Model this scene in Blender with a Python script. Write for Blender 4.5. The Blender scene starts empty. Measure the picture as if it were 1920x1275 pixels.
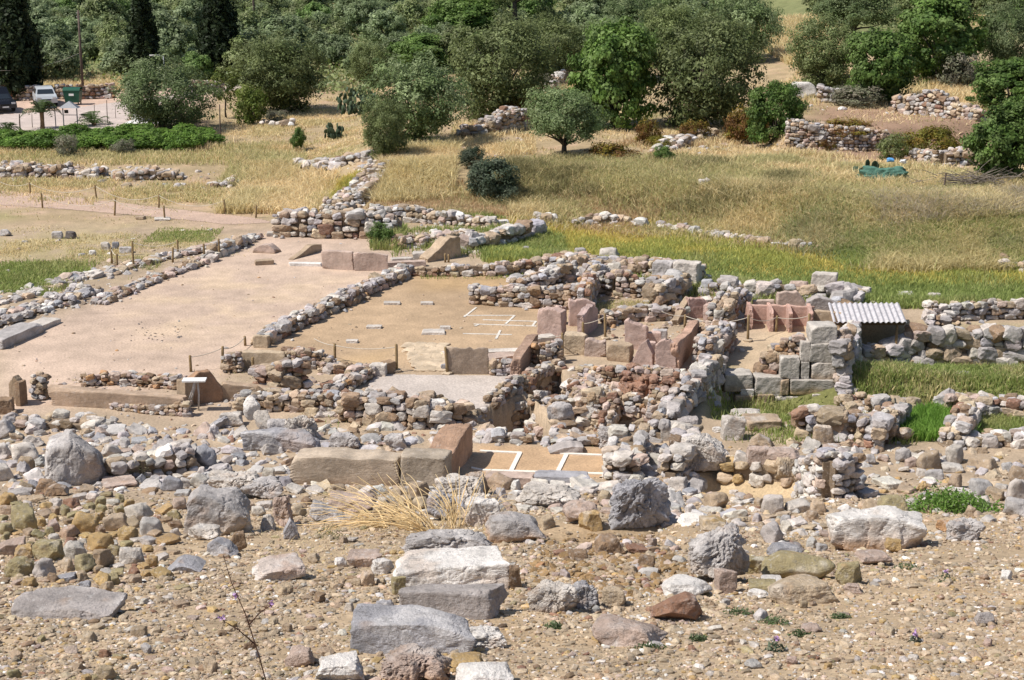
import bpy, bmesh, math, random
import numpy as np
rng = np.random.default_rng(11)
random.seed(5)
SC = bpy.context.scene
COL = SC.collection
# ---------------------------------------------------------------- camera model
CAM = np.array([0., 0., 15.0]); F = 3000.0; PITCH = math.radians(14.43)
FW = np.array([0, math.cos(PITCH), -math.sin(PITCH)]); UP = np.array([0, math.sin(PITCH), math.cos(PITCH)])
def ray(u, v):
    u = np.asarray(u, float); v = np.asarray(v, float)
    r = np.zeros(u.shape + (3,)); r[..., 0] = (u - 960) / F
    return r + ((637.5 - v) / F)[..., None] * UP + FW
def Pz(u, v, z=0.0):
    r = ray(u, v); t = (z - CAM[2]) / r[..., 2]
    return CAM + r * t[..., None]
def poly(px, z=0.0):
    a = np.array(px, float); return Pz(a[:, 0], a[:, 1], z)[:, :2]
# ---------------------------------------------------------------- noise
def _h(ix, iy, iz, s):
    n = (ix * 374761393 + iy * 668265263 + iz * 1440662683 + s * 974634787) & 0xffffffff
    n = ((n ^ (n >> 13)) * 1274126177) & 0xffffffff
    n = ((n ^ (n >> 16)) * 2246822519) & 0xffffffff
    return ((n ^ (n >> 15)) & 0xffff) / 65535.0
def noise(p, s=0):
    p = np.asarray(p, float); i = np.floor(p).astype(np.int64); f = p - i; f = f * f * (3 - 2 * f)
    x, y, z = i[..., 0], i[..., 1], i[..., 2]; a, b, c = f[..., 0], f[..., 1], f[..., 2]
    def L(p0, p1, t): return p0 + (p1 - p0) * t
    return L(L(L(_h(x, y, z, s), _h(x+1, y, z, s), a), L(_h(x, y+1, z, s), _h(x+1, y+1, z, s), a), b),
             L(L(_h(x, y, z+1, s), _h(x+1, y, z+1, s), a), L(_h(x, y+1, z+1, s), _h(x+1, y+1, z+1, s), a), b), c) * 2 - 1
def fbm(p, o=4, s=0):
    r = 0; a = 0.5; p = np.asarray(p, float)
    for k in range(o): r = r + a * noise(p, s + k * 17); p = p * 2.03 + 7.1; a *= .5
    return r
def n2(x, y, sc, o=3, s=0):
    return fbm(np.stack([x / sc, y / sc, np.zeros_like(x)], -1), o, s)
def sst(x): x = np.clip(x, 0, 1); return x * x * (3 - 2 * x)
def polymask(x, y, P, soft):
    """1 inside, 0 outside, soft edge (world units)."""
    m = np.zeros_like(x); lo = P.min(0) - soft; hi = P.max(0) + soft
    k = (x > lo[0]) & (x < hi[0]) & (y > lo[1]) & (y < hi[1])
    if not k.any(): return m
    X, Y = x[k], y[k]; ins = np.zeros(X.shape, bool); d = np.full(X.shape, 1e9)
    n = len(P)
    for i in range(n):
        ax, ay = P[i]; bx, by = P[(i + 1) % n]
        c = ((ay > Y) != (by > Y)) & (X < (bx - ax) * (Y - ay) / (by - ay + 1e-12) + ax); ins ^= c
        ex, ey = bx - ax, by - ay; t = np.clip(((X - ax) * ex + (Y - ay) * ey) / (ex * ex + ey * ey + 1e-12), 0, 1)
        d = np.minimum(d, np.hypot(X - ax - t * ex, Y - ay - t * ey))
    m[k] = sst(.5 + np.where(ins, d, -d) / soft * .5); return m
# ---------------------------------------------------------------- mesh building
class MB:
    def __init__(s): s.v = []; s.f = {}; s.c = []; s.n = 0
    def add(s, V, Fs, col=(.5, .5, .5)):
        V = np.asarray(V, float); Fs = np.asarray(Fs)
        if len(V) == 0: return
        s.v.append(V); s.f.setdefault(Fs.shape[1], []).append(Fs + s.n); s.n += len(V)
        col = np.asarray(col, float)
        s.c.append(np.broadcast_to(col, (len(V), 3)) if col.ndim == 1 else col)
    def build(s, name, mat, parent=None, loc=None, smooth=False):
        V = np.concatenate(s.v); C = np.concatenate(s.c)
        if loc is not None and parent is None: V = V - np.asarray(loc, float)
        me = bpy.data.meshes.new(name); me.vertices.add(len(V)); me.vertices.foreach_set('co', V.astype(np.float32).ravel())
        li = []; ls = []; st = 0
        for k, fl in s.f.items():
            a = np.concatenate(fl); li.append(a.ravel()); ls.append(st + np.arange(len(a)) * k); st += a.size
        li = np.concatenate(li); ls = np.concatenate(ls)
        me.loops.add(len(li)); me.loops.foreach_set('vertex_index', li.astype(np.int32))
        me.polygons.add(len(ls)); me.polygons.foreach_set('loop_start', ls.astype(np.int32))
        me.update(calc_edges=True)
        me.polygons.foreach_set('use_smooth', np.full(len(ls), smooth))
        at = me.attributes.new('tint', 'FLOAT_COLOR', 'POINT')
        at.data.foreach_set('color', np.concatenate([C, np.ones((len(C), 1))], 1).astype(np.float32).ravel())
        if mat: me.materials.append(mat)
        o = bpy.data.objects.new(name, me); COL.objects.link(o)
        if loc is not None and parent is None: o.location = loc
        if parent: o.parent = parent
        return o
def tag(o, label=None, cat=None, group=None, kind=None):
    if label: o['label'] = label
    if cat: o['category'] = cat
    if group: o['group'] = group
    if kind: o['kind'] = kind
    return o
def empty(name, loc, rz=0, label=None, cat=None, group=None):
    o = bpy.data.objects.new(name, None); o.empty_display_size = .2; COL.objects.link(o); o.location = loc; o.rotation_euler = (0, 0, rz)
    return tag(o, label, cat, group)
def dup(root, loc, rz, sc, label=None, group=None):
    def cp(o, par):
        c = o.copy(); COL.objects.link(c)
        if par: c.parent = par
        for ch in o.children: cp(ch, c)
        return c
    r = cp(root, None); r.location = loc; r.rotation_euler = (0, 0, rz); r.scale = sc
    return tag(r, label, None, group)
def box(cx, cy, cz, sx, sy, sz, rz=0):
    q = np.array([[x, y, z] for z in (-.5, .5) for y in (-.5, .5) for x in (-.5, .5)]) * (sx, sy, sz)
    c, s_ = math.cos(rz), math.sin(rz); q = np.stack([q[:, 0]*c - q[:, 1]*s_, q[:, 0]*s_ + q[:, 1]*c, q[:, 2]], 1) + (cx, cy, cz)
    return q, np.array([[0, 2, 3, 1], [4, 5, 7, 6], [0, 1, 5, 4], [2, 6, 7, 3], [0, 4, 6, 2], [1, 3, 7, 5]])
def tube(pts, rad, n=7, jit=0.0, caps=True):
    pts = np.asarray(pts, float); rad = np.broadcast_to(np.asarray(rad, float), (len(pts),))
    T = np.gradient(pts, axis=0); T /= np.linalg.norm(T, axis=1)[:, None] + 1e-9
    ref = np.array([0., 0, 1]) if abs(T[:, 2]).mean() < .8 else np.array([1., 0, 0])
    A = np.cross(T, ref); A /= np.linalg.norm(A, axis=1)[:, None] + 1e-9; B = np.cross(T, A)
    a = np.arange(n) * 2 * math.pi / n
    V = pts[:, None] + (A[:, None] * np.cos(a)[None, :, None] + B[:, None] * np.sin(a)[None, :, None]) * rad[:, None, None]
    if jit: V = V + rng.normal(0, jit, V.shape) * rad[:, None, None]
    m = len(pts); i = np.arange(m - 1)[:, None] * n; j = np.arange(n); k = (j + 1) % n
    Fq = np.stack([i + j, i + k, i + n + k, i + n + j], -1).reshape(-1, 4)
    V = V.reshape(-1, 3)
    if caps:
        V = np.concatenate([V, pts[:1], pts[-1:]]); b = m * n
        Fq = np.concatenate([Fq, np.stack([k, j, np.full(n, b), np.full(n, b)], -1), np.stack([(m-1)*n + j, (m-1)*n + k, np.full(n, b+1), np.full(n, b+1)], -1)])
        # triangles written as degenerate-free: split below
        t = Fq[-2*n:, :3]; return V, Fq[:-2*n], t
    return V, Fq, None
def addtube(mb, pts, rad, col, n=7, jit=0.0):
    V, q, t = tube(pts, rad, n, jit); b = mb.n; mb.add(V, q, col)
    if t is not None: mb.f.setdefault(3, []).append(t + b)
# ---------------------------------------------------------------- rocks
_ico = {}
def ico(sub):
    if sub not in _ico:
        bm = bmesh.new(); bmesh.ops.create_icosphere(bm, subdivisions=sub, radius=1)
        V = np.array([v.co[:] for v in bm.verts]); V /= np.linalg.norm(V, axis=1)[:, None]
        _ico[sub] = (V, np.array([[v.index for v in f.verts] for f in bm.faces])); bm.free()
    return _ico[sub]
def rock(seed, sub, kind='angular', amp=.06, freq=2.2, asp=(1, 1, 1), warp=None):
    """unit rock, extents about +-1 before scaling"""
    r = np.random.default_rng(seed); D0, Fc = ico(sub); o = r.uniform(0, 50, 3)
    D = D0
    if sub >= 3:                                            # wander the outline so that no face stays a clean plane
        wv = np.stack([fbm(D0 * 1.6 + o + k * 11, 4, 31 + k) for k in range(3)], -1); D = D0 + wv * (warp if warp is not None else (.20 if kind in ('block', 'slab') else .26)); D /= np.linalg.norm(D, axis=1)[:, None]
    if kind in ('block', 'slab'):
        N = [np.array(a, float) + r.normal(0, .09 if warp is None or warp > .1 else .03, 3) for a in [(1,0,0),(-1,0,0),(0,1,0),(0,-1,0),(0,0,1),(0,0,-1)]]
        Hs = [1 - r.random() * .08 for _ in N]
        for _ in range(9):
            c = r.choice([-1, 1], 3) * r.uniform(.4, 1, 3); c[r.integers(3)] *= r.choice([0.15, 1]); N.append(c); Hs.append((1.12 if warp is None or warp > .1 else 1.32) + r.random() * .3)
        N = np.array([n / np.linalg.norm(n) for n in N]); Hs = np.array(Hs); p = 40
    elif kind == 'round':
        N = r.normal(0, 1, (20, 3)); N /= np.linalg.norm(N, axis=1)[:, None]; Hs = r.uniform(.82, 1, 20); p = 9
    else:
        n = 9; N = r.normal(0, 1, (n, 3)); N = np.concatenate([N, [[0,0,-1],[0,0,1],[1,0,.2],[-1,0,.1],[0,1,.2],[0,-1,.2]]]); N /= np.linalg.norm(N, axis=1)[:, None]; Hs = np.concatenate([r.uniform(.62, 1, n), r.uniform(.6, .85, 6)]); p = 60 if kind == 'angular' else 20
    q = np.maximum(D @ N.T, 0) / Hs; rad = (q ** p).sum(1) ** (-1.0 / p)
    V = D0 * rad[:, None]
    oc = 2 if sub < 4 else 6; Q = V * np.array(asp)
    nz = fbm(Q * freq + o, oc, seed % 97)
    if sub >= 4:
        rd = 1 - np.abs(fbm(Q * freq * 1.1 + o + 9, 5, seed % 89)) * 2; nz = nz - np.clip(rd - .78, 0, 1) * (2.2 if kind == 'pitted' else 1.0)   # cracks
        if kind == 'pitted': nz = nz * 1.25 + .5 * np.abs(fbm(Q * freq * 3 + o, 4, 13)) - .2
    V = V * (1 + amp * 2 * nz)[:, None]
    return V, Fc
def rotm(ax, ay, az):
    cx, sx, cy, sy, cz, sz = math.cos(ax), math.sin(ax), math.cos(ay), math.sin(ay), math.cos(az), math.sin(az)
    return np.array([[cz,-sz,0],[sz,cz,0],[0,0,1]]) @ np.array([[cy,0,sy],[0,1,0],[-sy,0,cy]]) @ np.array([[1,0,0],[0,cx,-sx],[0,sx,cx]])
LIB = {}
def lib(sub):
    if sub not in LIB:
        LIB[sub] = [rock(100 + i, sub + 1, ('angular', 'block', 'angular', 'mid', 'block')[i % 5], .09, 2.2, (1, 1, 1), .16) for i in range(20)]
    return LIB[sub]
PAL = dict(ash=(.42,.385,.345), grey=(.41,.38,.365), bluegrey=(.335,.325,.34), white=(.67,.63,.59), pale=(.51,.46,.41), pink=(.43,.33,.275), tan=(.39,.295,.205), ochre=(.42,.29,.14),
           brown=(.27,.185,.12), red=(.27,.155,.105), olive=(.33,.275,.155), orange=(.44,.26,.135), dark=(.15,.13,.12), sand=(.45,.355,.25), mauve=(.375,.335,.315))
MIX = dict(rub=dict(grey=4, bluegrey=.8, pale=3.5, pink=3, tan=4, sand=1.5, brown=2, red=.6, mauve=1), brn=dict(grey=3, pale=1.8, pink=4, tan=4.5, brown=2.6, red=1.6, sand=1.2, mauve=1.5, orange=.6),
           gry=dict(grey=6, bluegrey=1.2, pale=4, mauve=1.5, white=.5, tan=2.2, pink=1, brown=.5), yel=dict(grey=3, pale=3, tan=4, sand=3, ochre=1), fld=dict(tan=5, ochre=4, olive=4, brown=1.8, pink=2, pale=2.5, grey=1.2, red=.6, sand=1),
           pal=dict(white=1.2, pale=5, grey=4, bluegrey=.5, pink=1.5, sand=1.5, tan=2, brown=.4), peb=dict(tan=7, sand=7, ochre=3, brown=2.5, pale=2.5, white=.9, pink=1.5, grey=.4, red=.6, olive=.8))
def pick(mix, r=rng, var=.13):
    d = MIX[mix] if mix in MIX else {mix: 1}; k = list(d); w = np.array([d[a] for a in k], float)
    c = k[r.choice(len(k), p=w / w.sum())]; return np.array(PAL[c]) * (1 + r.normal(0, var)) * (1 + r.normal(0, .014, 3)), c
def put_stone(mb, pos, size, mix, sub=2, tilt=.35, rz=None):
    V, Fc = lib(sub)[rng.integers(20)]
    R = rotm(rng.normal(0, tilt), rng.normal(0, tilt), rng.uniform(0, 6.28) if rz is None else rz + rng.normal(0, .2))
    c, _ = pick(mix) if isinstance(mix, str) else (np.array(mix), '')
    mb.add((V * np.asarray(size) * .5) @ R.T + pos, Fc, c)
# ---------------------------------------------------------------- materials
def newmat(name):
    m = bpy.data.materials.new(name); m.use_nodes = True; nt = m.node_tree
    b = nt.nodes['Principled BSDF']; b.inputs['Roughness'].default_value = .9; b.inputs['Specular IOR Level'].default_value = .15
    return m, nt, b
def nd(nt, t, **k):
    n = nt.nodes.new(t)
    for a, b in k.items():
        if a in n.inputs: n.inputs[a].default_value = b
        else: setattr(n, a, b)
    return n
def stone_mat(name, lich=.5, bump=.5, scale=1.0, sat=1.0, bdist=.03):
    m, nt, b = newmat(name); L = nt.links.new
    at = nd(nt, 'ShaderNodeAttribute', attribute_name='tint'); tc = nd(nt, 'ShaderNodeTexCoord')
    n1 = nd(nt, 'ShaderNodeTexNoise', Scale=1.6 * scale, Detail=6, Roughness=.65); n2_ = nd(nt, 'ShaderNodeTexNoise', Scale=9 * scale, Detail=8, Roughness=.7); n3 = nd(nt, 'ShaderNodeTexNoise', Scale=45 * scale, Detail=4, Roughness=.7)
    for n in (n1, n2_, n3): L(tc.outputs['Object'], n.inputs['Vector'])
    r1 = nd(nt, 'ShaderNodeMapRange'); r1.inputs[1].default_value = .3; r1.inputs[2].default_value = .7; r1.inputs[3].default_value = .62; r1.inputs[4].default_value = 1.32; L(n1.outputs[0], r1.inputs[0])
    r3 = nd(nt, 'ShaderNodeMapRange'); r3.inputs[1].default_value = .3; r3.inputs[2].default_value = .7; r3.inputs[3].default_value = .8; r3.inputs[4].default_value = 1.2; L(n3.outputs[0], r3.inputs[0])
    mu = nd(nt, 'ShaderNodeMath', operation='MULTIPLY'); L(r1.outputs[0], mu.inputs[0]); L(r3.outputs[0], mu.inputs[1])
    vm = nd(nt, 'ShaderNodeVectorMath', operation='SCALE'); L(at.outputs['Color'], vm.inputs[0]); L(mu.outputs[0], vm.inputs['Scale'])
    # lichen: dark grey blotches, then pale crusts
    l1 = nd(nt, 'ShaderNodeMapRange'); l1.inputs[1].default_value = .54; l1.inputs[2].default_value = .66; l1.inputs[4].default_value = lich; L(n2_.outputs[0], l1.inputs[0])
    mx = nd(nt, 'ShaderNodeMix', data_type='RGBA'); mx.inputs[7].default_value = (.16, .15, .145, 1); L(l1.outputs[0], mx.inputs[0]); L(vm.outputs[0], mx.inputs[6])
    l2 = nd(nt, 'ShaderNodeMapRange'); l2.inputs[1].default_value = .44; l2.inputs[2].default_value = .36; l2.inputs[4].default_value = lich * .7; L(n2_.outputs[0], l2.inputs[0])
    mx2 = nd(nt, 'ShaderNodeMix', data_type='RGBA'); mx2.inputs[7].default_value = (.56, .53, .51, 1); L(l2.outputs[0], mx2.inputs[0]); L(mx.outputs[2], mx2.inputs[6])
    L(mx2.outputs[2], b.inputs['Base Color'])
    ad = nd(nt, 'ShaderNodeMath', operation='MULTIPLY_ADD'); ad.inputs[1].default_value = .35; L(n3.outputs[0], ad.inputs[0]); L(n2_.outputs[0], ad.inputs[2])
    bp = nd(nt, 'ShaderNodeBump', Strength=bump, Distance=bdist); L(ad.outputs[0], bp.inputs['Height']); L(bp.outputs[0], b.inputs['Normal'])
    return m
def earth_mat():
    m, nt, b = newmat('earth'); L = nt.links.new
    at = nd(nt, 'ShaderNodeAttribute', attribute_name='tint'); tc = nd(nt, 'ShaderNodeTexCoord')
    n1 = nd(nt, 'ShaderNodeTexNoise', Scale=.9, Detail=8, Roughness=.7); n3 = nd(nt, 'ShaderNodeTexNoise', Scale=14, Detail=6, Roughness=.75); vo = nd(nt, 'ShaderNodeTexVoronoi', Scale=9)
    for n in (n1, n3, vo): L(tc.outputs['Object'], n.inputs['Vector'])
    r1 = nd(nt, 'ShaderNodeMapRange'); r1.inputs[1].default_value = .3; r1.inputs[2].default_value = .7; r1.inputs[3].default_value = .86; r1.inputs[4].default_value = 1.14; L(n1.outputs[0], r1.inputs[0])
    r3 = nd(nt, 'ShaderNodeMapRange'); r3.inputs[1].default_value = .3; r3.inputs[2].default_value = .7; r3.inputs[3].default_value = .72; r3.inputs[4].default_value = 1.28; L(n3.outputs[0], r3.inputs[0])
    mu = nd(nt, 'ShaderNodeMath', operation='MULTIPLY'); L(r1.outputs[0], mu.inputs[0]); L(r3.outputs[0], mu.inputs[1])
    vm = nd(nt, 'ShaderNodeVectorMath', operation='SCALE'); L(at.outputs['Color'], vm.inputs[0]); L(mu.outputs[0], vm.inputs['Scale']); L(vm.outputs[0], b.inputs['Base Color'])
    ad = nd(nt, 'ShaderNodeMath', operation='ADD'); L(n3.outputs[0], ad.inputs[0]); L(vo.outputs[0], ad.inputs[1])
    bp = nd(nt, 'ShaderNodeBump', Strength=.45, Distance=.03); L(ad.outputs[0], bp.inputs['Height']); L(bp.outputs[0], b.inputs['Normal'])
    return m
def leaf_mat(name, tr=.25, var=.18):
    m, nt, b = newmat(name); L = nt.links.new
    at = nd(nt, 'ShaderNodeAttribute', attribute_name='tint'); oi = nd(nt, 'ShaderNodeObjectInfo')
    r = nd(nt, 'ShaderNodeMapRange'); r.inputs[3].default_value = 1 - var; r.inputs[4].default_value = 1 + var; L(oi.outputs['Random'], r.inputs[0])
    vm = nd(nt, 'ShaderNodeVectorMath', operation='SCALE'); L(at.outputs['Color'], vm.inputs[0]); L(r.outputs[0], vm.inputs['Scale']); L(vm.outputs[0], b.inputs['Base Color'])
    b.inputs['Roughness'].default_value = .6; b.inputs['Specular IOR Level'].default_value = .25
    t = nd(nt, 'ShaderNodeBsdfTranslucent'); L(vm.outputs[0], t.inputs[0]); ms = nd(nt, 'ShaderNodeMixShader'); ms.inputs[0].default_value = tr
    L(b.outputs[0], ms.inputs[1]); L(t.outputs[0], ms.inputs[2]); L(ms.outputs[0], nt.nodes['Material Output'].inputs['Surface'])
    return m
def plain(name, col, rough=.7, metal=0, spec=.3, nsc=20, var=.15):
    m, nt, b = newmat(name); L = nt.links.new; b.inputs['Roughness'].default_value = rough; b.inputs['Metallic'].default_value = metal; b.inputs['Specular IOR Level'].default_value = spec
    tc = nd(nt, 'ShaderNodeTexCoord'); n = nd(nt, 'ShaderNodeTexNoise', Scale=nsc, Detail=5); L(tc.outputs['Object'], n.inputs['Vector'])
    r = nd(nt, 'ShaderNodeMapRange'); r.inputs[1].default_value = .3; r.inputs[2].default_value = .7; r.inputs[3].default_value = 1 - var; r.inputs[4].default_value = 1 + var; L(n.outputs[0], r.inputs[0])
    vm = nd(nt, 'ShaderNodeVectorMath', operation='SCALE'); vm.inputs[0].default_value = col; L(r.outputs[0], vm.inputs['Scale']); L(vm.outputs[0], b.inputs['Base Color'])
    return m
M_STONE = stone_mat('limestone', .6, .9, 1.0, 1.0, .05); M_SLAB = stone_mat('dressed_stone', lich=.3, bump=.6, scale=.9); M_RUB = stone_mat('rubble_stone', lich=.55, bump=.6, scale=1.6)
M_EARTH = earth_mat(); M_LEAF = leaf_mat('leaf', .42); M_GRASS = leaf_mat('grass_blade', .42, 0)
M_BARK = stone_mat('bark', lich=.15, bump=.8, scale=3); M_WOOD = stone_mat('weathered_wood', lich=.12, bump=.3, scale=4, bdist=.005)
M_ROPE = plain('rope', (.50, .45, .38)); M_WHITE = plain('white_paint', (.75, .74, .72), .5); M_ROOF = plain('fibre_cement', (.45, .43, .44), .6, 0, .3, 6, .2)
M_GREENP = plain('green_plastic', (.012, .075, .045), .45); M_BLACKP = plain('black_paint', (.012, .013, .018), .25, 0, .6, 3, .05); M_CARW = plain('white_car_paint', (.42, .44, .46), .3, 0, .6, 3, .05)
M_GLASS = plain('dark_glass', (.02, .025, .03), .08, 0, .8, 3, .05); M_TYRE = plain('rubber', (.015, .015, .015), .8); M_CHROME = plain('chrome', (.5, .5, .5), .25, 1); M_LAMP = plain('headlight_glass', (.6, .6, .6), .15)
M_BLUEBAG = plain('blue_plastic', (.12, .33, .62), .4); M_WHITEBAG = plain('white_plastic', (.7, .72, .74), .4); M_NET = plain('green_net', (.08, .17, .13), .8, 0, .2, 25, .4)
M_METAL = plain('grey_metal', (.22, .23, .25), .5, .3); M_LILAC = plain('lilac_petal', (.42, .26, .50), .6); M_MORTAR = plain('white_mortar', (.72, .66, .58), .9)
# ---------------------------------------------------------------- terrain
def foot_y(x):      # far edge of the marsh = foot of the grassy bank
    return np.interp(x, FX, FY)
_f = poly([(560, 372), (640, 392), (760, 402), (900, 405), (1050, 410), (1200, 424), (1300, 440), (1450, 458), (1600, 478), (1760, 492), (1920, 500), (2300, 500)], -.45)
FX, FY = _f[:, 0], _f[:, 1]
def zbase(x, y):
    z = 9.04 - .30 * (y - 12)
    z = np.where(y > 34, 2.44 * np.clip((47.5 - y) / 13.5, 0, 1) ** 2.5, z)
    z = np.minimum(z, 13.0 + .02 * np.maximum(-y, 0))
    d = y - foot_y(x); side = sst((x + 14) / 6.)
    z = z + side * (1.35 * sst(d / 6.0) + .35 * sst((d - 5) / 8))
    z = z + (1 - side) * .5 * sst((y - 88) / 25)
    z = z + np.maximum(y - 106, 0) * (.020 + .022 * sst((x + 12) / 14)) + np.maximum(y - 150, 0) * .03 + np.maximum(y - 260, 0) * .16
    return z
ZONES = []          # (world polygon, mode, value, soft)
def zone(px, z, mode='set', val=None, soft=.3): ZONES.append((poly(px, z), mode, z if val is None else val, soft))
zone([(925,478),(1012,432),(1150,416),(1300,444),(1450,462),(1600,482),(1760,498),(1960,508),(1960,562),(1725,578),(1625,575),(1330,540),(1180,505),(1030,492)], -.45, soft=2.0)
zone([(1570,748),(1612,668),(1980,676),(1980,752)], -1.3, soft=.5)
zone([(1350,752),(1480,757),(1690,775),(1690,832),(1345,838)], -1.1, soft=.6)
zone([(1690,778),(1990,796),(1990,826),(1700,832)], -1.2, soft=.6)
zone([(900,772),(988,742),(1030,795),(1018,826),(935,812)], 0, 'add', -3.0, .16)
zone([(985,724),(1044,692),(1068,730),(1066,752),(1020,755)], 0, 'add', -2.6, .16)
zone([(1082,768),(1142,776),(1128,806),(1066,800)], 0, 'add', -.8, .25)
zone([(1160,772),(1222,784),(1200,812),(1146,806)], 0, 'add', -.8, .25)
zone([(1120,722),(1200,730),(1190,744),(1100,738)], 0, 'add', -.6, .25)
zone([(1298,880),(1345,862),(1520,905),(1535,945),(1350,950)], .55, 'add', -.45, .3)
zone([(880,902),(895,826),(1172,834),(1160,904)], .0, 'set', .0, .4)
zone([(1030,1015),(1230,1000),(1300,1070),(1180,1125),(1000,1090)], 4.2, 'add', -.42, .6)
zone([(1462,280),(1560,278),(1660,282),(1850,268),(1960,215),(1960,160),(1500,160),(1485,215)], 1.7, 'add', 1.35, .8)
zone([(1440,150),(1960,150),(1960,40),(1440,40)], 4.0, 'add', .9, 6)
zone([(-60,180),(250,172),(560,150),(560,185),(250,235),(-60,252)], .9, 'add', -.1, 3)
def hraw(x, y):
    z = zbase(x, y)
    for P, mode, val, soft in ZONES:
        m = polymask(x, y, P, soft)
        if m.any(): z = z + m * ((val - z) if mode == 'set' else val)
    a = np.clip((y - 84) / 20, 0, 1) * .16 + np.clip((44 - y) / 8, 0, 1) * .07 + .015
    return z + a * n2(x, y, 3.0, 4, 3) + np.clip((44 - y) / 8, 0, 1) * .05 * n2(x, y, .5, 3, 8)
NR, NC = 820, 540; Y0, Y1 = 6.0, 300.0; KV = .36
ly = np.linspace(math.log(Y0), math.log(Y1), NR); tt = np.linspace(-1.25, 1.25, NC)
GY = np.exp(ly)[:, None] * np.ones(NC); GX = tt[None, :] * KV * GY
HG = hraw(GX, GY)
def hz(x, y):
    x = np.asarray(x, float); y = np.asarray(y, float)
    fi = np.clip((np.log(np.maximum(y, Y0)) - ly[0]) / (ly[1] - ly[0]), 0, NR - 1.001); fj = np.clip((x / (KV * np.maximum(y, Y0)) - tt[0]) / (tt[1] - tt[0]), 0, NC - 1.001)
    i = fi.astype(int); j = fj.astype(int); a = fi - i; b = fj - j
    return (HG[i, j] * (1 - b) + HG[i, j + 1] * b) * (1 - a) + (HG[i + 1, j] * (1 - b) + HG[i + 1, j + 1] * b) * a
def P(u, v):
    """first hit of the line of sight with the ground (world point)"""
    sc = np.ndim(u) == 0; u = np.atleast_1d(np.asarray(u, float)); v = np.atleast_1d(np.asarray(v, float))
    r = ray(u, v); T = np.geomspace(8, 300, 420); lo = np.full(u.shape, 8.0); done = np.zeros(u.shape, bool); hi = np.full(u.shape, 300.)
    for k in range(1, len(T)):
        p = CAM + r * T[k]; b = (p[:, 2] < hz(p[:, 0], p[:, 1])) & ~done
        hi[b] = T[k]; lo[b] = T[k - 1]; done |= b
    for _ in range(14):
        m = (lo + hi) / 2; p = CAM + r * m[:, None]; b = p[:, 2] < hz(p[:, 0], p[:, 1]); hi = np.where(b, m, hi); lo = np.where(b, lo, m)
    p = CAM + r * hi[:, None]; return p[0] if sc else p
def at_y(u, v, y):
    r = ray(np.array(u), np.array(v)); return CAM + r * (y / r[1])
def spx(p): return F / float(np.dot(np.asarray(p) - CAM, FW))
def hz1(x, y): return float(hz(np.array([x]), np.array([y]))[0])
# colours ---------------------------------------------------------------------
def ground_colour(x, y):
    C = np.zeros(x.shape + (3,)); nA = n2(x, y, 6, 4, 21)[..., None]; nB = n2(x, y, 1.3, 4, 22)[..., None]
    def mixc(c0, m): C[:] = C * (1 - m) + np.array(c0) * m
    C[:] = (.37, .285, .20)
    mixc((.39, .295, .195), sst((40 - y) / 4)[..., None])                       # gravel slope
    mixc((.25, .17, .095), (sst((40 - y) / 4) * .6)[..., None] * sst(nB * 2.0 - .15))
    back = sst((y - 80) / 5)[..., None]
    mixc((.36, .275, .165), back); mixc((.20, .19, .08), back * sst(nA * 2.4 + .1) * .55); mixc((.42, .28, .20), back * sst(nB * 2.2 - .1) * .5)
    for px, z, c, soft, k, nz in GZ:
        m = polymask(x, y, poly(px, z), soft)[..., None]
        if nz: m = m * sst(.5 + nz * nB * 2 + nz * nA)
        mixc(c, m * k)
    far = sst((y - 140) / 20)[..., None]; mixc((.17, .19, .08), far * .9); mixc((.42, .32, .17), far * sst(nA * 3 - .8) * .5)
    return np.clip(C * (1 + .14 * nA + .18 * nB + .16 * n2(x, y, .35, 3, 77)[..., None]), .01, 1)
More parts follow.
